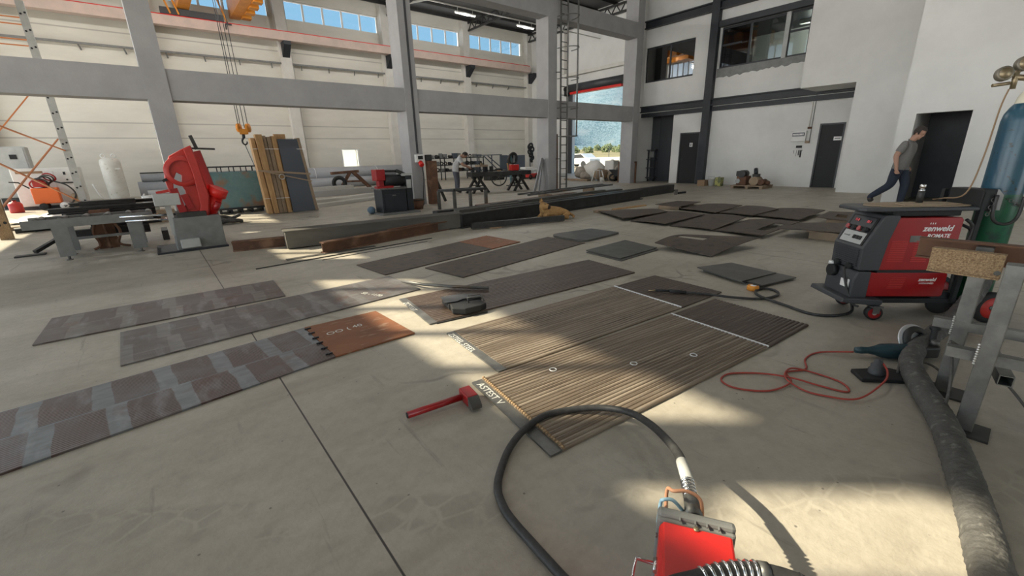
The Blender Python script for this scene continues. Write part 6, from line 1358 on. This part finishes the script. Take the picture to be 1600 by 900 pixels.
solo('plank', MB().bar((17.6, 16.6, .05), (17.5, 14.9, .05), .3, .08), 'wood_grey', 'weathered plank lying in front of the rubble pile', 'plank')
t = thing('water_container', 'pale square container standing on the rubble by the gate', 'container', (18.6, 14.3, .5)); MB().box(18.35, 18.85, 14.03, 14.6, .5, 1.0).build('container_body', 'dust_white', t, .04); MB().cyl((18.6, 14.3, 1.0), (18.6, 14.3, 1.04), .08, 14).build('container_cap', 'white', t); MB().box(18.3, 18.9, 14.0, 14.65, .0, .5).build('container_stand', 'rubble', t, .04)
t = thing('step_stool', 'small pale metal step stool in front of the rubble pile', 'stool', (17.6, 14.35, 0))
for x, y in ((17.4, 14.1), (17.4, 14.65), (17.75, 14.1), (17.75, 14.65)): MB().bar((x, y, 0), (17.58+(x-17.58)*.5, 14.38+(y-14.38)*.6, .52), .035, .035).build('leg', 'aluminium', t)
MB().box(17.48, 17.68, 14.2, 14.56, .52, .55).build('step', 'aluminium', t)
t = thing('wheelbarrow', 'dark wheelbarrow full of rubble at the right of the gate', 'wheelbarrow', (18.0, 13.25, 0))
MB().add([Vector(v) for v in ((17.75, 12.95, .28), (17.75, 13.5, .28), (18.2, 13.45, .28), (18.2, 13.0, .28), (17.55, 12.8, .58), (17.55, 13.7, .58), (18.45, 13.6, .58), (18.45, 12.85, .58))], [(3, 2, 1, 0), (4, 5, 6, 7), (0, 1, 5, 4), (1, 2, 6, 5), (2, 3, 7, 6), (3, 0, 4, 7)]).build('tray', 'dark_grey', t)
MB().torus((17.95, 13.75, .19), .15, .05, (1, .2, 0), 18, 6).build('wheel', 'black', t); MB().bar((17.8, 13.0, .28), (17.85, 12.9, 0), .04, .04).bar((17.9, 13.7, .2), (17.8, 12.6, .45), .04, .04).build('frame_tubes', 'black_steel', t)
m_ = MB()
for k in range(16): m_.sphere((18.0+random.uniform(-.35, .35), 13.25+random.uniform(-.32, .32), .6+random.uniform(0, .14)), random.uniform(.07, .14), 7, 5)
solo('rubble_heap', m_, 'rubble', 'heap of broken rubble in the wheelbarrow', 'rubble', None, 0, 'stuff')
solo('white_pot', MB().lathe([(.001, 0), (.09, 0), (.1, .2), (.08, .22), (.001, .22)], (17.3, 13.9, 0), n=14), 'white', 'small white pot on the floor in front of the stool', 'pot')
t = thing('red_barrier', 'dark red angle-iron barrier frame beside the tool bay', 'barrier', (17.35, 12.45, 0))
MB().bar((17.25, 12.9, .93), (17.25, 11.9, .93), .06, .06).build('top_rail', 'rust', t); MB().bar((17.25, 11.93, 0), (17.25, 11.93, .93), .06, .06).build('post', 'rust', t); MB().bar((17.25, 12.87, 0), (17.25, 12.87, .93), .05, .05).build('post', 'rust', t)
t = thing('parked_car', 'white car parked outside, part hidden behind the gate jamb', 'car', (36.8, 33, 0))
cm_ = Matrix(((0, 0, 1, 36), (1, 0, 0, 30.6), (0, 1, 0, 0), (0, 0, 0, 1)))
MB().prism([(0, .3), (4.2, .3), (4.25, .7), (3.4, .9), (2.75, 1.38), (1.2, 1.4), (.5, .95), (0, .85)], 0, 1.7, cm_).build('car_body', 'white', t, .06)
MB().prism([(3.25, .92), (2.72, 1.32), (1.25, 1.34), (.7, .96)], -.01, 0, cm_).build('side_window', 'black', t)
for y in (31.5, 33.9): MB().cyl((35.95, y, .32), (36.2, y, .32), .32, 18).build('wheel', 'black', t); MB().cyl((37.5, y, .32), (37.75, y, .32), .32, 18).build('wheel', 'black', t)
t = thing('tool_cart', 'dark open tool cart in the gloomy bay beside the office', 'cart', (18.75, 12.2, 0))
for y in (11.9, 12.25): MB().bar((18.7, y, .1), (18.7, y, 1.45), .05, .05).build('post', 'black_steel', t)
for z in (.15, .6, 1.0, 1.42): MB().box(18.6, 18.85, 11.85, 12.3, z, z+.04).build('cart_shelf', 'dark_grey', t)
MB().box(18.68, 18.72, 11.95, 12.2, 1.1, 1.38).build('cart_screen', 'grey', t)
for y in (11.92, 12.22): MB().cyl((18.72, y-.02, .05), (18.72, y+.02, .05), .05, 12).build('caster', 'black', t)
# ------------------------------------------------------------------ along the office wall
solo('carton', MB().box(16.95, 17.35, 8.48, 8.78, 0, .22).box(16.95, 17.35, 8.6, 8.66, .22, .224), 'tan', 'small brown carton at the foot of the black steel column', 'box', None, .006)
t = thing('white_bucket', 'white plastic bucket beside the brown carton', 'bucket', (17.2, 8.3, 0)); MB().lathe([(.001, 0), (.11, 0), (.14, .27), (.15, .27), (.15, .29), (.135, .29), (.105, .01), (.001, .01)], (17.2, 8.32, 0), n=22).build('bucket_body', 'white', t); MB().tube([(17.2, 8.18, .27), (17.15, 8.2, .36), (17.15, 8.44, .36), (17.2, 8.46, .27)], .005, 6).build('bail_handle', 'steel', t)
ct = mat('printed_tin', (.38, .36, .12), .4, .3, col2=(.1, .12, .05), scale=7, lo=.47, hi=.53)
t = thing('printed_tin', 'yellow-green printed square tin beside the white bucket', 'tin', (17.2, 8.0, 0)); MB().box(17.08, 17.32, 7.9, 8.14, 0, .33).build('tin_body', ct, t, .01); MB().cyl((17.2, 8.02, .33), (17.2, 8.02, .35), .04, 12).build('tin_cap', 'dark_steel', t)
t = thing('wood_pallet', 'wooden pallet carrying old engine parts by the office wall', 'pallet', (16.8, 6.65, 0))
for y in (6.12, 6.6, 7.1): MB().box(16.4, 17.3, y, y+.1, 0, .08).build('pallet_bearer', 'wood_grey', t)
for i in range(5): MB().box(16.4+.19*i, 16.54+.19*i, 6.1, 7.22, .08, .11).build('pallet_board', 'wood_grey', t)
t = thing('engine_block', 'rusty engine block with a dark flywheel on the wooden pallet, left side', 'engine', (16.8, 6.95, .11)); MB().box(16.6, 17.05, 6.78, 7.12, .11, .42).build('block', 'rust', t, .02); MB().cyl((16.58, 6.95, .5), (16.95, 6.95, .5), .13, 16).build('flywheel', 'dark_steel', t); MB().box(16.6, 16.9, 7.0, 7.15, .42, .6).build('cover', 'dark_steel', t, .02); MB().cyl((16.55, 7.05, .25), (16.6, 7.05, .25), .08, 12).build('pulley', 'light_grey', t)
t = thing('gearbox', 'pale brown gearbox with a dark top on the wooden pallet, right side', 'gearbox', (16.8, 6.5, .11)); MB().cyl((16.55, 6.5, .26), (17.0, 6.5, .26), .15, 18).build('housing', 'wood_grey', t); MB().box(16.65, 16.9, 6.42, 6.6, .4, .5).build('flange', 'dark_steel', t, .01); MB().cyl((16.7, 6.5, .5), (16.85, 6.58, .66), .07, 12).build('inlet', 'black_steel', t); MB().cyl((16.6, 6.28, .22), (17.0, 6.28, .22), .1, 14).build('shaft_cover', 'rust', t)
solo('cover_lump', MB().sphere((16.9, 6.15, .19), .1, 10, 6, (1.4, .8, .8)), 'rust', 'small rusty part at the right edge of the wooden pallet', 'part')
t = thing('fuse_box', 'white fuse box with a row of breakers on the office wall', 'fuse box', (18.0, 5.76, 1.56))
MB().box(17.95, 18.05, 5.53, 5.99, 1.57, 1.92).build('box', 'white', t, .01); MB().box(17.94, 17.95, 5.57, 5.95, 1.74, 1.86).build('breaker_window', 'panel_blue', t)
for i in range(8): MB().box(17.93, 17.94, 5.6+.043*i, 5.63+.043*i, 1.77, 1.83).build('breaker', 'paper', t)
t = thing('conduit', 'thin white conduit with two junction boxes running up the office wall', 'conduit', (18.0, 5.48, 1.5))
MB().cyl((18.03, 5.5, 2.0), (18.03, 5.5, 3.05), .016, 8).build('pipe', 'pilaster', t); MB().cyl((18.03, 5.42, 1.55), (18.03, 5.42, 3.05), .012, 8).build('pipe', 'grey', t)
MB().box(17.99, 18.05, 5.41, 5.53, 1.97, 2.04).build('junction_box', 'rust', t); MB().box(17.98, 18.05, 5.41, 5.54, 1.5, 1.58).build('junction_box', 'wood_grey', t)
solo('wall_socket', MB().box(18.02, 18.05, 5.62, 5.8, 1.35, 1.43).box(18.015, 18.02, 5.64, 5.7, 1.365, 1.415).box(18.015, 18.02, 5.72, 5.78, 1.365, 1.415), 'black', 'black double socket on the office wall under the fuse box', 'socket')
m_ = MB(); random.seed(8)
for i in range(8): y = 5.55+.3*random.random(); m_.box(18.045, 18.052, y, y+random.uniform(.01, .05), 1.0+.25*random.random(), 1.27)
solo('wall_scuff', m_, 'grey', 'dark smudges on the office wall below the black socket', 'smudge', kind='stuff')
solo('floor_pallet_scrap', MB().bar((13.9, 8.3, .0), (14.2, 8.2, .05), .3, .03), 'dark_steel', 'dark metal scrap on the floor near the office doors', 'scrap')
